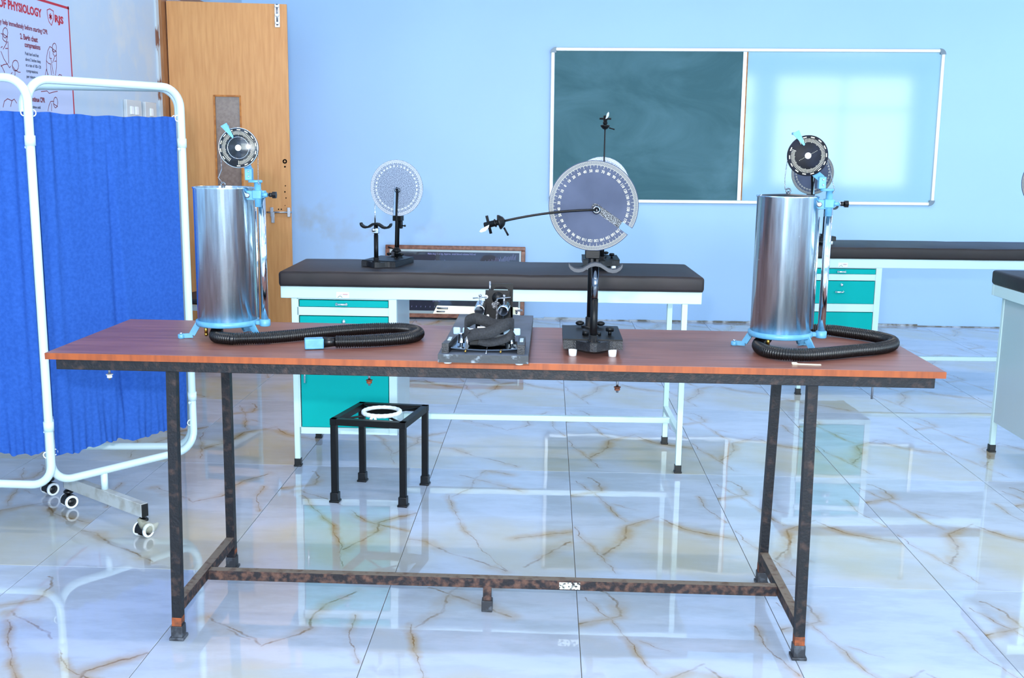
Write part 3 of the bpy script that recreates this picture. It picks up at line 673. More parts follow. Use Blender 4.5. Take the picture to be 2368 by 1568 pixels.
# ------------------------------------------------------------------ poster and switches on the left wall
po = thing('wall_poster', 'first aid poster with red title on the left wall', 'poster', (XL, 5.1, 1.6))
PY0, PY1, PZ0, PZ1 = 4.35, 5.585, .78, 2.088
pb = MB((XL, 5.1, 1.6)); pb.box(XL, XL+.004, PY0, PY1, PZ0, PZ1); obj('poster_sheet', pb, M_['poster'], po)
FP = frame((0, 1, 0), (0, 0, 1), (1, 0, 0), (XL+.0046, 0, 0)); off = (XL, 5.1, 1.6)
red = MB(off); mars = [MB(off) for _ in range(4)]; ink = MB(off)
for (a, b_) in (((PY0, PZ1-.006), (PY1, PZ1-.006)), ((PY1-.005, PZ1), (PY1-.005, PZ0)), ((PY0, PZ0+.006), (PY1, PZ0+.006))): stroke(red, [a, b_], .012, FP)
def ptext(mb, s, y0, y1, z, size, bold=0):
    t0 = MB(); text(t0, s, size, Matrix.Identity(4), bold, 1, 'LEFT'); w0 = max(v.x for v in t0.v)-min(v.x for v in t0.v)
    text(mb, s, size, FP @ Tr(y0, z, 0), bold, (y1-y0)/w0, 'LEFT')
ptext(red, 'OF PHYSIOLOGY', 4.868, 5.282, 2.0, .054, .0022); ptext(red, 'RJS', 5.417, 5.514, 1.996, .048, .0022)
mar = mars[0]; ptext(mar, 'cy help immediately before starting CPR', 4.86, 5.333, 1.925, .031, .0009)
mar = mars[1]; ptext(mar, '2. Begin chest', 5.05, 5.224, 1.876, .036, .0012); mar = mars[2]; ptext(mar, 'compressions', 5.088, 5.245, 1.843, .034, .0012)
for i, (s, y1) in enumerate((('Push hard and fast', 5.223), ('about 2 inches deep', 5.240), ('at a rate of 100\u2013120', 5.240), ('compressions', 5.203), ('per minute.', 5.182))): ptext(ink, s, 5.087, y1, 1.806-.0265*i, .021, .0004)
mar = mars[3]; ptext(mar, 'Continue CPR', 5.097, 5.260, 1.592, .033, .0012); ptext(ink, 'Continue until', 5.10, 5.208, 1.560, .019, .0004)
FIG = [[[5.419,1.87],[5.415,1.858],[5.405,1.849],[5.393,1.846],[5.382,1.847],[5.375,1.855],[5.373,1.865],[5.378,1.877],[5.387,1.885],[5.399,1.89],[5.41,1.888],[5.418,1.88],[5.419,1.87]],[[5.373,1.862],[5.392,1.856],[5.416,1.851]],[[5.381,1.861],[5.371,1.851],[5.382,1.845],[5.377,1.837],[5.396,1.824],[5.414,1.835]],[[5.373,1.865],[5.346,1.868],[5.323,1.846],[5.307,1.816],[5.299,1.783],[5.299,1.755],[5.307,1.727]],[[5.342,1.845],[5.338,1.812],[5.359,1.811]],[[5.3,1.796],[5.323,1.785],[5.346,1.784]],[[5.35,1.809],[5.36,1.77],[5.368,1.738]],[[5.367,1.793],[5.391,1.82]],[[5.389,1.8],[5.407,1.803]],[[5.417,1.851],[5.407,1.774],[5.393,1.74]],[[5.342,1.783],[5.347,1.729]],[[5.278,1.721],[5.295,1.755],[5.314,1.724]],[[5.202,1.695],[5.25,1.71],[5.314,1.722],[5.363,1.729]],[[5.371,1.731],[5.373,1.717],[5.384,1.709],[5.402,1.717],[5.388,1.738]],[[5.42,1.731],[5.434,1.739],[5.458,1.737],[5.47,1.719],[5.467,1.708]],[[4.936,1.891],[4.931,1.879],[4.922,1.87],[4.91,1.865],[4.898,1.867],[4.891,1.875],[4.89,1.886],[4.894,1.897],[4.904,1.907],[4.916,1.911],[4.927,1.909],[4.934,1.902],[4.936,1.891]],[[4.892,1.883],[4.912,1.875],[4.932,1.872]],[[4.873,1.881],[4.889,1.879],[4.885,1.859],[4.896,1.852],[4.915,1.847],[4.93,1.87]],[[4.932,1.851],[4.926,1.754]],[[4.926,1.85],[4.884,1.813]],[[4.904,1.818],[4.926,1.82]],[[4.864,1.818],[4.878,1.824]],[[4.862,1.801],[4.884,1.77],[4.912,1.749],[4.93,1.734],[4.941,1.742]],[[4.853,1.735],[4.881,1.745],[4.915,1.75]],[[4.955,1.746],[4.981,1.728],[5.008,1.721],[5.03,1.721]],[[5.017,1.751],[5.011,1.738],[4.999,1.728],[4.984,1.724],[4.969,1.726],[4.96,1.734],[4.958,1.746],[4.963,1.759],[4.975,1.769],[4.99,1.773],[5.005,1.771],[5.014,1.763],[5.017,1.751]],[[4.854,1.741],[4.877,1.717],[4.89,1.691]],[[4.951,1.714],[4.917,1.69]],[[4.98,1.724],[4.978,1.707],[4.957,1.686]],[[5.397,1.599],[5.392,1.585],[5.382,1.575],[5.37,1.571],[5.359,1.574],[5.352,1.584],[5.351,1.597],[5.355,1.61],[5.365,1.62],[5.377,1.624],[5.388,1.621],[5.395,1.612],[5.397,1.599]],[[5.285,1.552],[5.298,1.578],[5.32,1.6],[5.355,1.603]],[[5.328,1.59],[5.323,1.554]],[[5.348,1.591],[5.368,1.585],[5.393,1.578]],[[5.225,1.643],[5.288,1.65],[5.311,1.639],[5.343,1.646],[5.402,1.654]],[[4.847,1.553],[4.861,1.58],[4.893,1.593],[4.93,1.586]],[[4.916,1.559],[4.933,1.587],[4.955,1.594],[4.975,1.577]],[[4.843,1.662],[4.862,1.656],[4.9,1.664]]]
for (a, b_) in ((0, 15), (15, 29), (29, 33), (33, 36)):
    fg = MB(off)
    for l in FIG[a:b_]: stroke(fg, l, .0038, FP)
    tag(obj('figure_drawing', fg, M_['maroon'], po), kind='stuff')
stroke(red, [(5.342, 2.043), (5.371, 2.052), (5.41, 2.046), (5.407, 2.01), (5.38, 1.974), (5.354, 1.989), (5.342, 2.02), (5.342, 2.043)], .0045, FP)
for a in (PI/2, PI/6, -PI/6): stroke(red, [(5.375-.014*math.cos(a), 2.015-.014*math.sin(a)), (5.375+.014*math.cos(a), 2.015+.014*math.sin(a))], .008, FP)
obj('title_print', red, M_['red'], po); [obj('heading_print', q, M_['maroon'], po) for q in mars]; obj('paragraph_print', ink, M_['ink'], po)
for nm, y0, y1, lb in (('a', 6.245, 6.475, 'wider pale switch plate, nearer one of the two on the left wall'), ('b', 6.535, 6.72, 'narrower pale switch plate, the one beside the door frame')):
    sw = thing('switch_plate', lb, 'switch', (XL, (y0+y1)/2, 1.60), 0, 'switch plates on the left wall'); w_ = (y1-y0)/2
    obj('plate', MB().rbox(0, .022, -w_, w_, -.055, .055, .004), M_['switch'], sw)
    for q in ((-.4, .25) if nm == 'a' else (0,)): obj('rocker', MB().rbox(.020, .029, q*w_-.022, q*w_+.022, -.03, .018, .003), M_['whiteP'], sw)

# ------------------------------------------------------------------ chair by the door, mostly hidden by the screen
cr = thing('metal_chair', 'brown seated metal chair by the door, mostly hidden by the blue screen', 'chair', (-2.09, 6.48, 0), math.radians(-12))
obj('seat', MB().rbox(-.20, .20, -.19, .20, .44, .475, .012), M_['leather'], cr)
obj('seat_frame', MB().rbox(-.215, .215, -.205, -.185, .405, .44, .003).rbox(.195, .215, -.19, .21, .405, .44, .003).rbox(-.215, -.195, -.19, .21, .405, .44, .003).rbox(-.215, .215, .19, .21, .405, .44, .003), M_['grey_enamel'], cr)
for sx in (-.20, .20):
    for sy, zt in ((-.19, .405), (.20, .80)):
        l = obj('leg', MB().rbox(sx-.011, sx+.011, sy-.011, sy+.011, .02, zt, .003), M_['grey_enamel'], cr)
        obj('foot_cap', MB().rbox(sx-.015, sx+.015, sy-.015, sy+.015, 0, .05, .002), M_['rubber'], l)
obj('backrest_slat', MB().rbox(-.19, .19, .188, .206, .755, .79, .004), M_['rubber'], cr); obj('backrest_slat', MB().rbox(-.19, .19, .188, .206, .62, .70, .004), M_['rubber'], cr)

# ------------------------------------------------------------------ ward screen with blue curtains
P0 = Vector((-1.63, 3.72)); dv = Vector((.60235, .79823))
pt = lambda s: P0+dv*s
LP, RP = pt(-.198), pt(.390)
ws = thing('ward_screen', 'white folding ward screen with blue curtains, left of the wooden table', 'screen', (P0.x, P0.y, 0)); WO = (P0.x, P0.y, 0)
def rounded(a, b, z0, z1, R=.075):
    L = (b-a).length; e = (b-a)/L; pts = []
    def q(s, z): p = a+e*s; return (p.x, p.y, z)
    for cx, cz, a0 in ((R, z0+R, PI), (L-R, z0+R, 1.5*PI), (L-R, z1-R, 0), (R, z1-R, .5*PI)):
        for k in range(9): t = a0+PI/2*k/8; pts.append(q(cx+R*math.cos(t), cz+R*math.sin(t)))
    return pts
def curtain(a, b, s0, s1, z0, z1, seed, flare=0):
    random.seed(seed); L = (b-a).length; e = (b-a)/L; nrm = Vector((e.y, -e.x))
    nu, nv = 150, 60; vs = []; fs = []; ph = [random.uniform(0, 6) for _ in range(8)]
    for j in range(nv+1):
        v = j/nv
        for i in range(nu+1):
            t = i/nu; s = s0+(s1-s0)*t
            top = v**6; bot = (1-v)**8
            tc_ = .485+.085*(1-v); amp = .25+.75*min(1, (1-v)*1.5)
            d = .003*math.sin(t*8+ph[0]+v*.6)+.0008*math.sin(t*19+ph[5])
            q = t-tc_
            d += amp*(.020*(1/(1+math.exp(-q/(.004+.008*(1-v)))))*math.exp(-max(q, 0)/.15)-.012*math.exp(-((q+.04*amp)/(.03*amp))**2))
            d += .006*math.exp(-((t-.09)/.022)**2)*(.4+.6*v)-.005*math.exp(-((t-.05)/.02)**2)-.004*math.exp(-((t-.14)/.03)**2)*v
            d += top*(.0022*math.sin(t*61+ph[1])+.0018*math.sin(t*113+ph[2]))
            lump = math.sin(t*17+ph[3])*math.sin(t*41+ph[4])
            d += bot*(.007*lump+.003*math.sin(t*131))+(1-v)**3*.0025*math.sin(t*11+ph[5]+4*v)
            d += (1-v)**5*.008*math.sin((t*30+v*22+ph[2]))*math.exp(-((t-.55)/.3)**2)
            z = z0+(z1-z0)*v+top*(.002*math.sin(t*31+ph[6])-.006*math.sin(PI*t))+bot*(.006*math.sin(t*13+ph[7])+.004*math.sin(t*47+ph[1])+.002*math.sin(t*110))
            s_ = s-flare*.012*math.sin(PI*min(1, v*1.2))*0
            p = a+e*s_+nrm*d; vs.append((p.x, p.y, z))
    for j in range(nv):
        for i in range(nu): k = j*(nu+1)+i; fs.append((k, k+1, k+nu+2, k+nu+1))
    mb = MB(WO); mb.add(vs, fs, None, True); return mb
TR = .0145
dl = Vector((-.999, .02)).normalized(); dt = Vector((-.9964, -.085))
GAP = .016
LQ = LP+Vector((.0135, -.028))
panels = [(LP, RP, 'nearer right-hand panel'), (LQ, LQ+dl*.59, 'panel cut off by the left edge'), (RP+dt*.02+Vector((.0, .034)), RP+dt*.60+Vector((0, .034)), 'rear panel folded behind')]
for k, (a, b, lb) in enumerate(panels):
    f = obj('panel_frame', MB(WO).tube(rounded(a, b, .2, 1.605), TR, 12, closed=True), M_['white_enamel'], ws, 'white tube frame of the '+lb)
    L = (b-a).length
    c = obj('curtain', curtain(a, b, .018, L-.022, .312 if k else .298, 1.497, 21+k), M_['curtain'], ws, 'blue curtain of the '+lb)
    hk = MB(WO); e_ = (b-a)/L
    for s in (.015, L-.015):
        for z in (1.492, .31):
            p = a+e_*s; hk.torus((p.x, p.y, z), .011, .0022, 12, 6, frame((e_.x, e_.y, 0), (0, 0, 1), (e_.y, -e_.x, 0), (0, 0, 0)))
    obj('curtain_ring', hk, M_['whiteP'], f)
    cl = MB(WO)
    for s in (0, L):
        for z in (1.40, .415):
            p = a+e_*s; cl.lathe([(.0175, -.017), (.0175, .017)], 14, Tr(p.x, p.y, z)); n_ = Vector((e_.y, -e_.x)); q = p+n_*.022-e_*.012
            cl.cyl((p.x, p.y, z-.022), (q.x-.012, q.y, z-.022), .0035, n=8).ball((q.x-.014, q.y, z-.022), .006, 8)
    obj('hinge_clamp', cl, M_['white_enamel'], f)
bdv = Vector((.81, -.586)); bm_ = P0+dv*.0
bar0, bar1 = bm_-bdv*.265+Vector((-.002, .0)), bm_+bdv*.255
bz0, bz1 = .078, .128
eb = MB(WO); Mx = frame((bdv.x, bdv.y, 0), (-bdv.y, bdv.x, 0), (0, 0, 1), (bar0.x, bar0.y, 0)); BL = (bar1-bar0).length
eb.rbox(0, BL, -.014, .014, bz0, bz1, .002, Mx); br = obj('base_bar', eb, M_['grey_enamel'], ws, 'scuffed grey white bar under the screen')
obj('end_cap', MB(WO).rbox(BL-.001, BL+.004, -.0125, .0125, bz0+.002, bz1-.002, .001, Mx).rbox(-.004, .001, -.0125, .0125, bz0+.002, bz1-.002, .001, Mx), M_['rubber'], br)
obj('torn_film', MB(WO).tube([(bar1.x-.02+.07*t, bar1.y-.02+.01*t, .078-.035*math.sin(2.6*t)) for t in [k/8 for k in range(9)]], [.004+.018*math.sin(PI*k/8) for k in range(9)], 4), M_['film'], br)
obj('post', MB(WO).cyl((P0.x, P0.y, bz1-.002), (P0.x, P0.y, .19), .0125, n=14), M_['white_enamel'], ws)
def caster(x, y, top, ang):
    c = obj('caster', MB(WO).lathe([(.006, .05), (.006, top), ], 10, Tr(x, y, 0)).lathe([(.016, .058), (.019, .06), (.019, .066), (.012, .072)], 16, Tr(x, y, 0)), M_['rubber'], ws)
    Mc = Tr(x, y, .026) @ Rz(ang); h = MB(WO); n = 12; prof = [(.0275*math.cos(a), .0275*math.sin(a)) for a in [PI*(-.12)+PI*1.2*k/n for k in range(n+1)]]
    h.prism(prof+[(.012, -.018), (-.012, -.018)], .034, Mc @ frame((0, 1, 0), (0, 0, 1), (1, 0, 0), (-.017, 0, 0)))
    obj('hood', h, M_['rubber'], c)
    wv = MB(WO); wd = MB(WO)
    for sx in (-1, 1):
        F = Mc @ frame((0, 1, 0), (0, 0, 1), (sx, 0, 0), (sx*.0175, 0, 0))
        wv.lathe([(.018, 0), (.0255, .001), (.026, .009), (.022, .0125), (.0175, .011), (.0175, .004)], 20, F); wd.lathe([(.0178, .001), (.0178, .008), (.001, .010)], 18, F)
    obj('wheel', wv, M_['whiteP'], c, 'white rim of the twin wheel'); obj('wheel_disc', wd, M_['rubber'], c)
caster(-1.84, 3.872, bz0, -.75); caster(-1.436, 3.582, bz0, -.42)
tp = RP+dt*.60+Vector((0, .034)); caster(tp.x+.01, tp.y, .13, -.6)
obj('leg_tube', MB(WO).cyl((tp.x+.01, tp.y, .09), (tp.x+.01, tp.y, .30), .0125, n=12), M_['white_enamel'], ws)

# ------------------------------------------------------------------ wooden work table on a rusty steel frame
TC = Vector((-.1487, 3.0029, 0)); tb = thing('work_table', 'long wooden topped table on a rusty black steel frame', 'table', TC, -.0059)
f2 = lambda x, y: (x+.1487, y-3.002)
tx0, ty0 = f2(-1.337, 2.72); tx1, ty1 = f2(1.040, 3.297)
top = obj('tabletop', MB().rbox(tx0+.001, tx1-.001, ty0+.001, ty1-.001, .8225, .84, .0012), M_['lam'], tb, 'worn walnut brown tabletop')
for (a, b_, c, d) in ((tx0, tx1, ty0, ty0+.004), (tx0, tx1, ty1-.004, ty1), (tx0, tx0+.004, ty0+.004, ty1-.004), (tx1-.004, tx1, ty0+.004, ty1-.004)):
    obj('edge_band', MB().box(a, b_, c, d, .822, .8388), M_['edge'], top, 'orange wooden edge')
ax0, ay0 = f2(-1.318, 2.742); ax1, ay1 = f2(1.021, 3.285)
for (a, b_, c, d) in ((ax0, ax1, ay0, ay0+.026), (ax0, ax1, ay1-.026, ay1), (ax0, ax0+.026, ay0+.026, ay1-.026), (ax1-.026, ax1, ay0+.026, ay1-.026)):
    obj('apron_rail', MB().rbox(a, b_, c, d, .7905, .822, .0015), M_['rust'], tb)
legs = [((-1.016, 2.772+.012), (-1.0335, 2.778+.013)), ((-1.018, 3.262), (-1.0365, 3.31)), ((.7135, 2.784), (.7245, 2.791)), ((.7245, 3.262), (.7215, 3.31))]
for (tx, ty), (bx_, by_) in legs:
    p, q = f2(tx, ty), f2(bx_, by_)
    l = obj('leg', MB().bar((q[0], q[1], .02), (p[0], p[1], .7905), .027, .027), M_['rust'], tb)
    obj('rust_collar', MB().bar((q[0], q[1], .036), (q[0]+(p[0]-q[0])*.05, q[1]+(p[1]-q[1])*.05, .068), .0276, .0276), M_['rust3'], l)
    obj('foot_cap', MB().rbox(q[0]-.0165, q[0]+.0165, q[1]-.0165, q[1]+.0165, .004, .042, .002).rbox(q[0]-.021, q[0]+.021, q[1]-.021, q[1]+.021, 0, .009, .002), M_['rubber_g'], l)
for (xa, xb) in ((-1.033, -1.0355), (.723, .7215)):
    p, q = f2(xa, 2.80), f2(xb, 3.30)
    r = obj('side_rail', MB().bar((*p, .098), (*q, .098), .027, .030, (0, 0, 1)), M_['rust2'], tb)
    obj('dust_layer', MB().bar((*p, .1132), (*q, .1132), .0008 if False else .026, .0008, (0, 0, 1)), M_['dust'], r)
p, q = f2(-1.022, 3.04), f2(.71, 3.04)
r = obj('stretcher', MB().box(p[0], q[0], p[1]-.014, p[1]+.014, .078, .108), M_['rust2'], tb); obj('dust_layer', MB().box(p[0], q[0], p[1]-.0135, p[1]+.0135, .1075, .1085), M_['dust'], r)
obj('paint_patch', MB().box(.055+.1487, .118+.1487, p[1]-.0147, p[1]-.0138, .081, .103), M_['patch'], r, 'patch of white paint')
p = f2(-.164, 3.04); l = obj('center_foot', MB().box(p[0]-.0125, p[0]+.0125, p[1]-.012, p[1]+.012, .02, .078), M_['rust2'], tb)
obj('foot_cap', MB().rbox(p[0]-.0165, p[0]+.0165, p[1]-.0165, p[1]+.0165, 0, .036, .002), M_['rubber_g'], l)
for (x, y, z, rusty) in ((-1.198, 2.80, .752, 0), (-.478, 2.80, .752, 1), (.197, 2.80, .748, 1), (.94, 3.0, .70, 0)):
    p = f2(x, y); bo = obj('hanging_bolt', MB().cyl((*p, z), (*p, .8222), .0035, n=8), M_['steel'], tb)
    if x < .9: obj('nut', MB().lathe([(.0075, 0), (.0075, .006)], 6, Tr(*p, z+.006)).lathe([(.0095, 0), (.0095, .0015)], 12, Tr(*p, z+.014)), M_['rust3'] if rusty else M_['whiteP'], bo)
tag(obj('plastic_stick', MB((.694, 2.772, .84)).rbox(.658, .730, 2.7685, 2.7755, .84, .8425, .001, Tr(.694, 2.772, 0) @ Rz(-.09) @ Tr(-.694, -2.772, 0)).rbox(.654, .668, 2.767, 2.779, .84, .8455, .0015), M_['paper']), 'thin cream plastic stick lying near the front edge of the table', 'stick').location = (.694, 2.772, .84)

# ------------------------------------------------------------------ spirometers
def hose_mesh(path, r=.0178, pitch=.0062, off=(0, 0, 0)):
    pts = [Vector(p) for p in path]; sm = []
    for i in range(len(pts)-1):
        p0 = pts[max(i-1, 0)]; p1 = pts[i]; p2 = pts[i+1]; p3 = pts[min(i+2, len(pts)-1)]
        for k in range(30):
            t = k/30; sm.append(.5*((2*p1)+(-p0+p2)*t+(2*p0-5*p1+4*p2-p3)*t*t+(-p0+3*p1-3*p2+p3)*t**3))
    sm.append(pts[-1]); cum = [0]
    for i in range(1, len(sm)): cum.append(cum[-1]+(sm[i]-sm[i-1]).length)
    L = cum[-1]; out = []; rs = []; j = 0; n = int(L/(pitch/4))
    for k in range(n+1):
        s = L*k/n
        while j < len(cum)-2 and cum[j+1] < s: j += 1
        t = (s-cum[j])/max(cum[j+1]-cum[j], 1e-9); out.append(sm[j].lerp(sm[j+1], t)); rs.append((r-.0048, r-.0008, r, r-.0008)[k % 4])
    return MB(off).tube(out, rs, 14)
def spiro(label, cx, cy, angs, wx, wyaw, worn, gap_deg, hose, end):
    O = (cx, cy, .84); t = thing('spirometer', label, 'spirometer', O, 0, 'steel spirometers on the wooden table')
    RZ = .043
    b = MB(); b.lathe([(.060, RZ), (.0875, RZ), (.0895, RZ+.003), (.0895, RZ+.013), (.0865, RZ+.015), (.060, RZ+.015)], 48, closed=True)
    b.rbox(.080, .125, -.012-.005, .006-.005, RZ+.001, RZ+.013, .002); ring = obj('base_ring', b, M_['blue'], t)
    for a in angs:
        a = math.radians(a); c, s = math.cos(a), math.sin(a); P = lambda r, z: (r*c, r*s, z)
        l = MB(); up_ = (-s, c, 0)
        l.bar(P(.082, RZ+.004), P(.103, .012), .0065, .017, (c, s, 0)).bar(P(.101, .009), P(.130, .0075), .013, .0055, (-s, c, .0)); l.lathe([(.009, 0), (.0098, .002), (.0098, .011), (.008, .0125)], 16, Tr(.134*c, .134*s, 0))
        lo = obj('leg', l, M_['blue'], t); obj('leveling_screw', MB().lathe([(.0045, 0), (.0045, .0045), (.001, .005)], 10, Tr(.134*c, .134*s, .012)), M_['chrome'], lo)
    R = .0835; zb, zt = RZ+.013, .437
    tk = MB(); tk.lathe([(R-.002, zb), (R, zb+.001), (R, zt-.006), (R+.0022, zt-.004), (R+.0022, zt-.001), (R, zt), (R-.003, zt-.001), (R-.004, zt-.03), (R-.004, zt-.06)], 256); tk.f.pop(); tk.sm.pop()
    for v in tk.v:
        a = math.atan2(v.y, v.x); rr = math.hypot(v.x, v.y); k_ = 1+.0035*math.sin(5*a+cx)+.0024*math.sin(13*a+1)+.0014*math.sin(29*a+v.z*2+cx)+.0004*math.sin(61*a+3+v.z*3)
        v.x *= k_; v.y *= k_
    tank = obj('tank', tk, M_['tank'], t)
    bl = MB(); bz = zt-.006+(.007 if not worn else 0)
    bl.lathe([(R-.010, zt-.06), (R-.010, bz-.004), (R-.013, bz), (.001, bz+.004)], 64); obj('bell', bl, M_['rubber'] if not worn else M_['steel'], t, 'dark bell lid inside the tank')
    obj('bell_hook', MB().torus((0, 0, bz+.012), .006, .002, 14, 6, Rx(PI/2) @ Ry(0)).ball((0, 0, bz+.005), .006, 8), M_['chrome_dark'], t)
    px, py = .112, -.012
    obj('guide_tube', MB().cyl((px, py, RZ+.015), (px, py, .415), .0105, n=24).cyl((px-.022, py+.016, RZ+.02), (px-.022, py+.016, .38), .0035, n=10), M_['chrome'], t)
    fg = MB().lathe([(.0145, RZ-.002), (.0155, RZ), (.0155, RZ+.016), (.013, RZ+.018)], 20, Tr(px, py, 0)); obj('tube_foot', fg, M_['blue'], t)
    cl = MB(); fy = py-.016
    cl.cyl((px-.006, fy, .383), (px-.006, fy, .452), .0095, n=18).rbox(px-.020, px+.006, fy-.011, fy+.012, .405, .430, .003).rbox(px-.046, px-.012, fy-.006, fy+.008, .402, .428, .002).cyl((px+.004, fy, .417), (px+.022, fy, .417), .0062, n=12).rbox(px-.006, px+.012, fy, py+.012, .408, .428, .003)
    clo = obj('clamp', cl, M_['blue'], t)
    obj('clamp_screw', MB().cyl((px+.02, fy, .417), (px+.036, fy, .417), .003, n=8), M_['steel'], clo)
    obj('clamp_screw', MB().lathe([(.004, 0), (.0075, .002), (.0075, .006), (.0045, .007)], 12, frame((1, 0, 0), (0, 0, 1), (0, -1, 0), (px-.034, fy-.005, .415))), M_['steel'], clo)
    kn = MB()
    F = frame((0, 1, 0), (0, 0, 1), (1, 0, 0), (px+.036, fy, .417))
    pr_ = [((.0105 if k % 2 == 0 else .0088)*math.cos(2*PI*k/12), (.0105 if k % 2 == 0 else .0088)*math.sin(2*PI*k/12)) for k in range(12)]
    kn.prism(pr_, .010, F); kn.cyl((px+.026, fy, .417), (px+.036, fy, .417), .006, n=10); obj('clamp_knob', kn, M_['rubber'], clo)
    hd = MB(); dxk = px-.016
    hd.lathe([(.019, 0), (.019, .0055), (.016, .007)], 20, Tr(dxk+.004, fy, .451) @ Matrix.Diagonal((1.05, .7, 1, 1)))
    hd.rbox(dxk-.023, dxk-.003, fy-.010, fy+.010, .457, .490, .002)
    WX, WZ, WY = wx, .546, -.058
    hd.bar((dxk-.013, fy+.003, .484), (WX+.008, WY+.022, WZ-.03), .020, .006, (0, 1, 0)).bar((WX+.012, WY+.022, WZ-.035), (WX, WY+.022, WZ+.004), .018, .006, (0, 1, 0))
    hdo = obj('pulley_bracket', hd, M_['blue'], t); obj('bracket_screw', MB().ball((dxk-.012, fy-.011, .468), .0028, 8).ball((dxk-.012, fy-.011, .482), .0028, 8), M_['chrome'], hdo)
    F = frame((1, 0, 0), (0, 0, 1), (0, -1, 0), (WX, WY, WZ)) @ Rz(0)
    wl = MB(); wl.lathe([(.005, -.018), (.050, -.016), (.053, -.012), (.048, -.008), (.048, -.006), (.0545, -.004), (.0545, .003), (.0538, .004), (.001, .0042)], 64, F)
    who = obj('pulley_wheel', wl, M_['dial_worn'] if worn else M_['dial_black'], t)
    mk = MB(); FW = F @ Tr(0, 0, .0046); g0 = math.radians(gap_deg)
    NT = 64
    for k in range(NT+1):
        a = g0+math.radians(18)+(2*PI-math.radians(36))*k/NT; c, s = math.cos(a), math.sin(a)
        stroke(mk, [((.0365 if k % 5 else .035)*c, (.0365 if k % 5 else .035)*s), (.0455*c, .0455*s)], .0013, FW)
        if k % 5 == 0:
            stroke(mk, [(.0492*c+.0042*s, .0492*s-.0042*c), (.0492*c-.0042*s, .0492*s+.0042*c)], .0026, FW)
    if not worn:
        for k in range(14):
            q = -.026+.004*k
            if abs(q) > .009: stroke(mk, [(q*.86, q*.5), (q*.86+.0012, q*.5+.0007)], .0009, FW)
    obj('scale', mk, M_['print'], who)
    hb = MB().lathe([(.0085, 0), (.0085, .0015), (.006, .0035), (.003, .0035), (.0025, .002), (.0008, .002)], 24, F @ Tr(0, 0, .004)); obj('hub', hb, M_['printw'], who)
    if worn:
        obj('trim_ring', MB().torus((0, 0, 0), .029, .0009, 48, 6, None) if False else MB().add(*(lambda m: (m.v, m.f, F @ Tr(0, 0, .0044), m.sm))(MB().torus((0, 0, 0), .0295, .0007, 48, 6))).add(*(lambda m: (m.v, m.f, F, m.sm))(MB().torus((0, 0, .003), .054, .0012, 64, 6))), M_['chrome'], who)
    pn = MB(); FP_ = F @ Tr(0, 0, .007)
    pn.prism([(-.0445, .0565), (-.0283, .0655), (-.0115, .0320), (-.0112, .0285), (-.0135, .0262), (-.0170, .0290)], .0025, FP_)
    pn.prism([(-.0445, .0565), (-.0283, .0655), (-.0290, .0672), (-.0452, .0582)], .0025, FP_).box(-.041, -.032, .055, .061, -.03, .0, FP_)
    obj('pointer', pn, M_['blue'], t)
    def chain(path):
        m = MB(); pts = [Vector(p) for p in path]; dd = .0042; carry = 0
        for i in range(len(pts)-1):
            L = (pts[i+1]-pts[i]).length; s = carry
            while s < L: m.ball(pts[i].lerp(pts[i+1], s/L), .0017, 6); s += dd
            carry = s-L
        return m
    yc = WY+.005
    obj('chain', chain([(WX-.052, yc, WZ-.005), (WX-.054, yc+.01, WZ-.06), (.0-.010, -.01, zt+.025), (0, 0, bz+.014)] if worn else [(WX-.052, yc, WZ-.005), (WX-.054, yc+.01, WZ-.06), (WX-.050, yc+.02, WZ-.09), (0, 0, bz+.016)]), M_['steel'], t)
    obj('chain', chain([(WX+.052, yc, WZ-.005), (px-.004+.006, yc+.004, .455), (px-.002, py+.002, .43)]), M_['steel'], t)
    # outlet and hose
    h0 = hose[0]; pts = [(h0[0]-cx, h0[1]-cy, RZ-.008)]+[(x-cx, y-cy, .0186) for x, y in hose]
    pts[1] = (pts[1][0]*1.0, pts[1][1], .0178+.006)
    ho = obj('breathing_hose', hose_mesh(pts), M_['rubber'], t, 'black corrugated breathing hose')
    obj('brass_outlet', MB().lathe([(.0125, RZ-.022), (.0125, RZ+.002)], 18, Tr(pts[0][0], pts[0][1], 0)), M_['brass'], ho)
    if end:
        a, b_ = Vector(pts[-1]), Vector((end[0]-cx, end[1]-cy, .0178)); d = (b_-a).normalized()
        obj('cuff', MB().cyl(a-d*.004, a+d*.034, .0125, .0155, n=18), M_['rubber'], ho)
        Fm = frame(d, Vector((0, 0, 1)).cross(d), (0, 0, 1), a+d*.032); Fm.translation.z = .002
        obj('mouthpiece', MB().rbox(0, .052, -.017, .017, 0, .029, .003, Fm), M_['blue'], ho, 'light blue mouthpiece block')
    obj('drain_tap', MB().cyl((-.045, -.06, .022), (-.045, -.06, RZ+.004), .005, n=10).ball((-.045, -.06, .022), .006, 8), M_['brass'], t)
    return t
M_['brass'] = mat('brass', 'a8843e', .3, 1)
LH = [(-.94, 2.965), (-.925, 2.905), (-.885, 2.888), (-.856, 2.892), (-.783, 2.920), (-.703, 2.976), (-.62, 3.042), (-.531, 3.094), (-.453, 3.115), (-.394, 3.085), (-.372, 3.02), (-.405, 2.950), (-.497, 2.898), (-.585, 2.872)]
RH = [(.640, 3.045), (.600, 2.96), (.600, 2.872), (.637, 2.826), (.699, 2.818), (.772, 2.848), (.848, 2.891), (.928, 2.935), (.98, 2.987), (1.004, 3.045), (.998, 3.095), (.969, 3.148), (.92, 3.197), (.874, 3.235), (.80, 3.255)]
LH[0] = (-.952, 2.985); LH[1] = (-.935, 2.92)
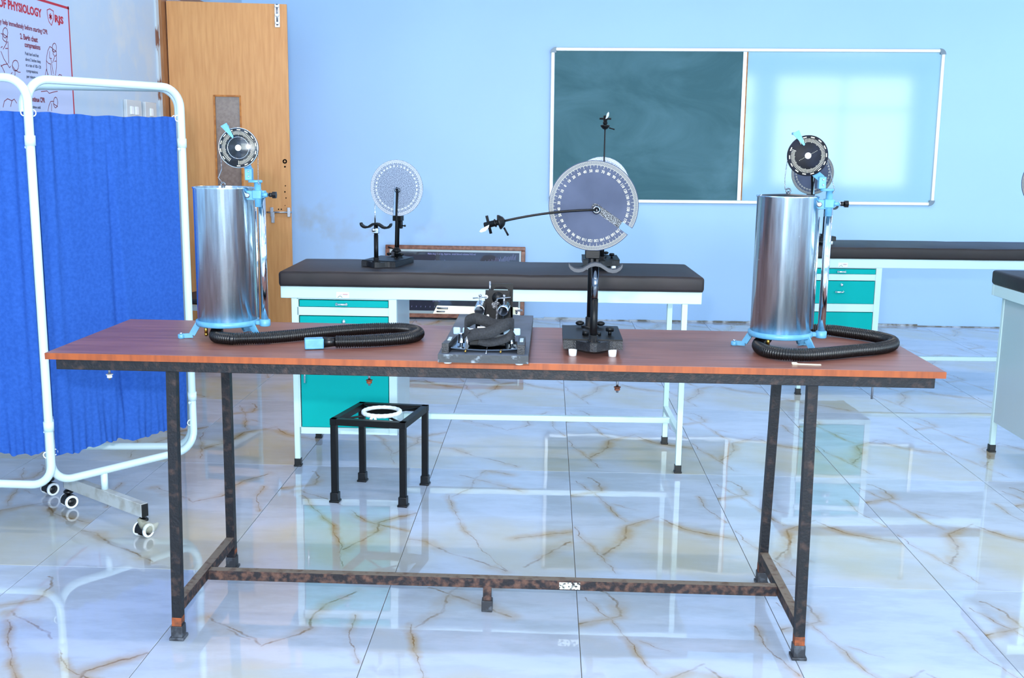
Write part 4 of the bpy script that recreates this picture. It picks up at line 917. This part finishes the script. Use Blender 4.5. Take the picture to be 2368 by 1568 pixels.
spiro('left steel spirometer on the table, worn shiny dial, hose ending in a blue block', -.9225, 2.994, (186, 340, 80), .0645, 0, True, 252, LH, (-.671, 2.849))
spiro('right steel spirometer on the table, clean black dial and coiled hose', .663, 2.975, (149, 320, 45), .033, 0, False, 142, RH, None)

# ------------------------------------------------------------------ finger ergograph
EO = Vector((-.160, 3.0, .84)); er = thing('finger_ergograph', 'finger ergograph with two chrome tubes and dark strap on grey baseplate', 'ergograph', EO)
E = lambda: MB(EO)
for x in (-.255, -.068):
    for y in (2.700, 3.29): obj('rubber_foot', E().lathe([(.010, 0), (.0125, .010)], 16, Tr(x, y, .84)), M_['whiteP'], er)
bp_ = obj('baseplate', E().prism([(-.2765, 2.657), (-.0435, 2.657), (-.0415, 3.335), (-.2785, 3.335)], .021, Tr(0, 0, .8498)), M_['stone'], er, 'baseplate with chipped dark edge')
obj('baseplate_top', E().prism([(-.2755, 2.658), (-.0445, 2.658), (-.0425, 3.334), (-.2775, 3.334)], .0012, Tr(0, 0, .8702)), M_['baseplate'], bp_, 'grey baseplate surface')
zb = .8712
for x0, x1, dx in ((-.268, -.250, .012), (-.073, -.054, .0)):
    bl_ = obj('side_block', E().add(*(lambda m: (m.v, m.f, None, m.sm))(MB().add([(x0, 2.672, zb), (x1, 2.672, zb), (x1+dx, 2.80, zb), (x0+dx, 2.80, zb), (x0, 2.672, zb+.026), (x1, 2.672, zb+.026), (x1+dx, 2.80, zb+.026), (x0+dx, 2.80, zb+.026)], [(3, 2, 1, 0), (4, 5, 6, 7), (0, 1, 5, 4), (1, 2, 6, 5), (2, 3, 7, 6), (3, 0, 4, 7)]))), M_['black_h'], er)
    xm = (x0+x1)/2+dx*.5; obj('block_label', E().box(xm-.0045, xm+.0045, 2.715, 2.765, zb+.026, zb+.0268), M_['panel'], bl_, 'small pale label')
ap = E(); n = 14
for k in range(n):
    xa, xb = -.2455+.172*k/n, -.2455+.172*(k+1)/n; za, zb_ = [zb+.011-.005*math.sin(PI*q/n)**.7 if 0 < q < n else zb+.011 for q in (k, k+1)]
    ap.add([(xa, 2.685, za), (xb, 2.685, zb_), (xb, 2.79, zb_), (xa, 2.79, za), (xa, 2.685, za+.003), (xb, 2.685, zb_+.003), (xb, 2.79, zb_+.003), (xa, 2.79, za+.003)], [(3, 2, 1, 0), (4, 5, 6, 7), (0, 1, 5, 4), (2, 3, 7, 6)]+([(0, 4, 7, 3)] if k == 0 else [])+([(1, 2, 6, 5)] if k == n-1 else []))
obj('clamp_plate', ap, M_['chrome_dark'], er, 'thin steel clamping plate')
obj('small_screw', E().cyl((-.207, 2.682, zb+.006), (-.207, 2.672, zb+.006), .0022, n=8).ball((-.207, 2.671, zb+.006), .0032, 8).cyl((-.116, 2.682, zb+.006), (-.116, 2.672, zb+.006), .0022, n=8).ball((-.116, 2.671, zb+.006), .0032, 8), M_['brass'], er)
obj('center_pin', E().cyl((-.151, 2.68, zb+.016), (-.153, 2.660, zb+.002), .0014, n=8), M_['steel'], er)
for x in (-.2225, -.0895):
    s = obj('wing_screw', E().lathe([(.0042, .004), (.0042, .016), (.0095, .017), (.0085, .019), (.0085, .040), (.0098, .041), (.0098, .043), (.003, .044)], 18, Tr(x, 2.735, zb)), M_['chrome'], er)
    w_ = E()
    for sx in (-1, 1): w_.rbox(-.0095, .0095, -.003, .003, -.009, .010, .003, Tr(x+sx*.0125, 2.742, zb+.047) @ Rz(sx*.15))
    obj('wing', w_, M_['wing'], s, 'pale translucent wing of the screw')
obj('wrist_pad', E().rbox(-.203, -.103, 2.715, 2.80, zb+.012, zb+.029, .004), M_['black'], er, 'black wrist pad')
# strap: a loose loop of dark webbing, two strands and a curl
def ribbon(path, wd, th=.0025, tilt=None):
    vs = []; fs = []; pts = [Vector(p) for p in path]; N = len(pts)
    sp = []
    for i in range(N-1):
        p0, p1, p2, p3 = pts[max(i-1, 0)], pts[i], pts[i+1], pts[min(i+2, N-1)]
        for k in range(8):
            t = k/8; sp.append(.5*((2*p1)+(-p0+p2)*t+(2*p0-5*p1+4*p2-p3)*t*t+(-p0+3*p1-3*p2+p3)*t**3))
    sp.append(pts[-1]); n = len(sp)
    for i, p in enumerate(sp):
        d = (sp[min(i+1, n-1)]-sp[max(i-1, 0)]).normalized(); f_ = i/(n-1)
        tl = tilt[0]+(tilt[1]-tilt[0])*f_ if tilt else .3
        u_ = Vector((0, math.sin(tl), math.cos(tl))); u_ = (u_-d*u_.dot(d)).normalized(); q = d.cross(u_)
        for (a, b_) in ((-.5, -.5), (.5, -.5), (.5, .5), (-.5, .5)): vs.append(p+u_*wd*a+q*th*b_)
    for i in range(n-1):
        for k in range(4): fs.append((i*4+k, i*4+(k+1) % 4, i*4+4+(k+1) % 4, i*4+4+k))
    fs += [(3, 2, 1, 0), (n*4-4, n*4-3, n*4-2, n*4-1)]
    m = E(); m.add(vs, fs, None, [True]*(len(fs)-2)+[False, False]); return m
sz = zb+.045
ls = ribbon([(-.205, 2.705, sz-.006), (-.180, 2.700, sz+.002), (-.150, 2.698, sz+.006), (-.120, 2.702, sz+.020), (-.098, 2.715, sz+.028), (-.086, 2.740, sz+.022), (-.090, 2.760, sz+.012), (-.110, 2.770, sz+.016), (-.140, 2.785, sz+.014), (-.165, 2.785, sz+.024), (-.190, 2.780, sz+.030), (-.208, 2.755, sz+.024), (-.212, 2.722, sz+.008), (-.2065, 2.7065, sz-.004)], .030, .003, (.25, .45))
obj('strap', ls, M_['velcro'], er, 'dark webbing strap folded in a loop')
obj('strap', ribbon([(-.086, 2.72, sz+.006), (-.095, 2.704, sz-.004), (-.120, 2.699, sz-.015), (-.150, 2.699, sz-.020), (-.175, 2.703, sz-.016)], .022, .003, (.5, .5)), M_['velcro'], er, 'loose lower end of the dark strap')
obj('paper_slip', E().rbox(-.215, -.195, 2.795, 2.798, zb+.01, zb+.045, .0005, None).rbox(-.104, -.084, 2.80, 2.803, zb+.02, zb+.066, .0005, Tr(-.094, 0, .9) @ Ry(-.25) @ Tr(.094, 0, -.9)).rbox(-.185, -.155, 2.80, 2.803, zb+.02, zb+.05, .0005), M_['whiteP'], er)
for x, px_ in ((-.1965, 1), (-.1300, 2)):
    pc = obj('tube_post', E().cyl((x+.002, 2.975, zb), (x+.001, 2.975, .932), .0068, n=16), M_['black'], er)
    ax = Vector((.07 if px_ == 2 else .01, .99, .12)).normalized(); c0 = Vector((x+.007, 2.950, .9425)); F = frame(Vector((1, 0, 0)).cross(ax).cross(ax).normalized()*-1, ax.cross(Vector((1, 0, 0)).cross(ax).cross(ax)).normalized()*-1, ax, c0)
    tbm = E(); tbm.lathe([(.0122, 0), (.0148, 0), (.0150, .002), (.0150, .054), (.0125, .055)], 28, F); tbm.f.pop(); tbm.f.pop(0) if False else None; tbm.sm.pop()
    tu = obj('finger_tube', tbm, M_['chrome'], er, 'short chrome finger tube')
    obj('tube_lining', E().lathe([(.0124, .0006), (.0124, .016), (.010, .020), (.0005, .022)], 24, F), M_['purple'], tu, 'dark blue inside of the tube')
    mp = c0+ax*.030+Vector((0, -.002, .016)); obj('thumb_screw', E().cyl(mp-Vector((0, 0, .006)), mp+Vector((0, 0, .018)), .0028, n=10).ball(mp+Vector((0, 0, .019)), .0045, 8).cyl(mp+Vector((-.021, 0, .011)), mp+Vector((.019, .004, .015)), .0018, n=8), M_['steel'], tu)
pl_ = E(); pl_.prism([(-.184, .893), (-.103, .893), (-.108, .988), (-.178, .988)], .004, frame((1, 0, 0), (0, 0, 1), (0, -1, 0), (0, 3.052, 0)))
plo = obj('pulley_plate', pl_, M_['black'], er, 'upright dark plate')
obj('plate_support', E().rbox(-.150, -.136, 3.054, 3.075, zb, .96, .002), M_['black'], plo)
obj('small_pulley', E().lathe([(.003, 0), (.0165, .001), (.0165, .004), (.0145, .006), (.0165, .008), (.0165, .011), (.002, .012)], 28, frame((1, 0, 0), (0, 0, 1), (0, -1, 0), (-.142, 3.047, .967))), M_['black'], plo, 'black pulley wheel')
obj('plate_screw', E().ball((-.176, 3.046, .968), .006, 10).ball((-.1705, 3.046, .913), .0042, 10), M_['whiteP'], plo)
bk = E(); bk.box(-.172, -.158, 3.11, 3.114, .90, 1.000).box(-.115, -.1, 3.11, 3.114, .90, 1.000)
arch = [(-.158, 1.000), (-.158, .984)]+[(-.1365-.0215*math.cos(a), .980+.012*math.sin(a)) for a in [PI*k/10 for k in range(11)]]+[(-.115, .984), (-.115, 1.000)]
bk.prism(list(reversed(arch)), .004, frame((1, 0, 0), (0, 0, 1), (0, -1, 0), (0, 3.114, 0))); bk.box(-.172, -.1, 3.11, 3.114, zb, .93)
obj('rear_frame', bk, M_['black'], er, 'rear dark plate with arched cutout'); obj('guide_pin', E().cyl((-.166, 3.06, .975), (-.166, 3.06, 1.012), .0028, n=10), M_['steel'], er)
cd = E(); random.seed(4); cp = [(-.142, 3.03, .965), (-.146, 3.02, .957), (-.150, 3.016, .950), (-.144, 3.016, .944), (-.142, 3.012, .930), (-.143, 3.0, .912), (-.146, 2.96, .898), (-.146, 2.90, .900), (-.147, 2.84, .905)]
cd.tube(cp, .0026, 8)
for k in range(16): cd.torus((-.148+random.uniform(-.006, .008), 3.014+random.uniform(-.004, .004), .948+random.uniform(-.006, .008)), .0045, .0016, 10, 5, Rx(random.uniform(0, 3)) @ Ry(random.uniform(0, 3)))
for k in range(8): cd.torus((-.146+random.uniform(-.004, .005), 2.84+random.uniform(-.004, .004), .908+random.uniform(-.004, .005)), .004, .0016, 10, 5, Rx(random.uniform(0, 3)) @ Ry(random.uniform(0, 3)))
obj('twine', cd, M_['cord'], er, 'knotted grey pulley twine')
obj('recording_card', E().prism([(-.358, .878), (-.346, .903), (-.22, .902), (-.09, .902), (-.092, .880)], .006, frame((1, 0, 0), (0, 0, 1), (0, -1, 0), (0, 3.30, 0))).box(-.17, -.13, 3.294, 3.30, zb, .879), M_['paper'], er, 'cream paper card sticking out behind')
obj('card_clip', E().rbox(-.343, -.31, 3.288, 3.296, .893, .899, .001).rbox(-.347, -.32, 3.288, 3.296, .883, .888, .001).ball((-.343, 3.29, .897), .004, 8).rbox(-.098, -.075, 3.285, 3.296, .890, .896, .001).ball((-.094, 3.288, .886), .004, 8), M_['chrome_dark'], er)

# ------------------------------------------------------------------ stool frame and ring
ST = Vector((-.660, 4.135, 0)); st = thing('stool_frame', 'black square stool frame without a seat, under the table', 'stool', ST)
cs = [Vector((-.831, 4.011)), Vector((-.548, 3.975)), Vector((-.493, 4.262)), Vector((-.767, 4.289))]; S_ = lambda: MB(ST); HZ = .342; cc_ = sum(cs, Vector((0, 0)))/4
ins = [p.lerp(cc_, .02) for p in cs]
for i, p in enumerate(ins):
    d = (ins[1]-ins[0]).normalized(); Ms = frame((d.x, d.y, 0), (-d.y, d.x, 0), (0, 0, 1), (p.x, p.y, 0))
    l = obj('leg', S_().rbox(-.0125, .0125, -.0125, .0125, .03, HZ-.025, .002, Ms), M_['black'], st)
    obj('foot_cap', S_().rbox(-.0165, .0165, -.0165, .0165, .006, .04, .002, Ms).rbox(-.020, .020, -.020, .020, 0, .008, .002, Ms), M_['rubber'], l)
    q = ins[(i+1) % 4]; e_ = (q-p).normalized()*.0125; a, b_ = p-e_, q+e_
    obj('top_rail', S_().bar((a.x, a.y, HZ-.0125), (b_.x, b_.y, HZ-.0125), .025, .025, (0, 0, 1)), M_['black'], st)
for (i, j) in ((0, 2), (1, 3)): obj('cross_rod', S_().cyl((ins[i].x, ins[i].y, HZ-.008+.0), (ins[j].x, ins[j].y, HZ-.008), .0045, n=10), M_['black'], st)
rc = Vector((-.652, 4.10)); RO = (rc.x, rc.y, HZ)
rg = thing('wrapped_ring', 'ring wrapped in white cloth tape lying on the black stool frame', 'ring', RO)
b = MB(); n = 60
b.tube([(.073*math.cos(2*PI*k/n), .073*math.sin(2*PI*k/n), .0085) for k in range(n)], [.0085+.0009*((k % 3) == 0) for k in range(n)], 10, closed=True); obj('tape_ring', b, M_['tape'], rg)
obj('inner_plate', MB().lathe([(.066, 0), (.066, .004)], 32), M_['dark'], rg, 'black disc inside the ring')
obj('tape_tail', MB().add([(-.03, -.076, .012), (-.018, -.078, .012), (-.030, -.098, -.020), (-.042, -.096, -.022), (-.03, -.074, .014), (-.018, -.076, .014), (-.030, -.096, -.018), (-.042, -.094, -.020)], [(0, 1, 2, 3), (7, 6, 5, 4), (0, 4, 5, 1), (1, 5, 6, 2), (2, 6, 7, 3), (3, 7, 4, 0)]).add([(-.022, -.077, .013), (-.012, -.077, .013), (-.002, -.094, -.022), (-.010, -.096, -.024), (-.022, -.075, .015), (-.012, -.075, .015), (-.002, -.092, -.020), (-.010, -.094, -.022)], [(0, 1, 2, 3), (7, 6, 5, 4), (0, 4, 5, 1), (1, 5, 6, 2), (2, 6, 7, 3), (3, 7, 4, 0)]), M_['tape'], rg, 'loose ends of the white tape')
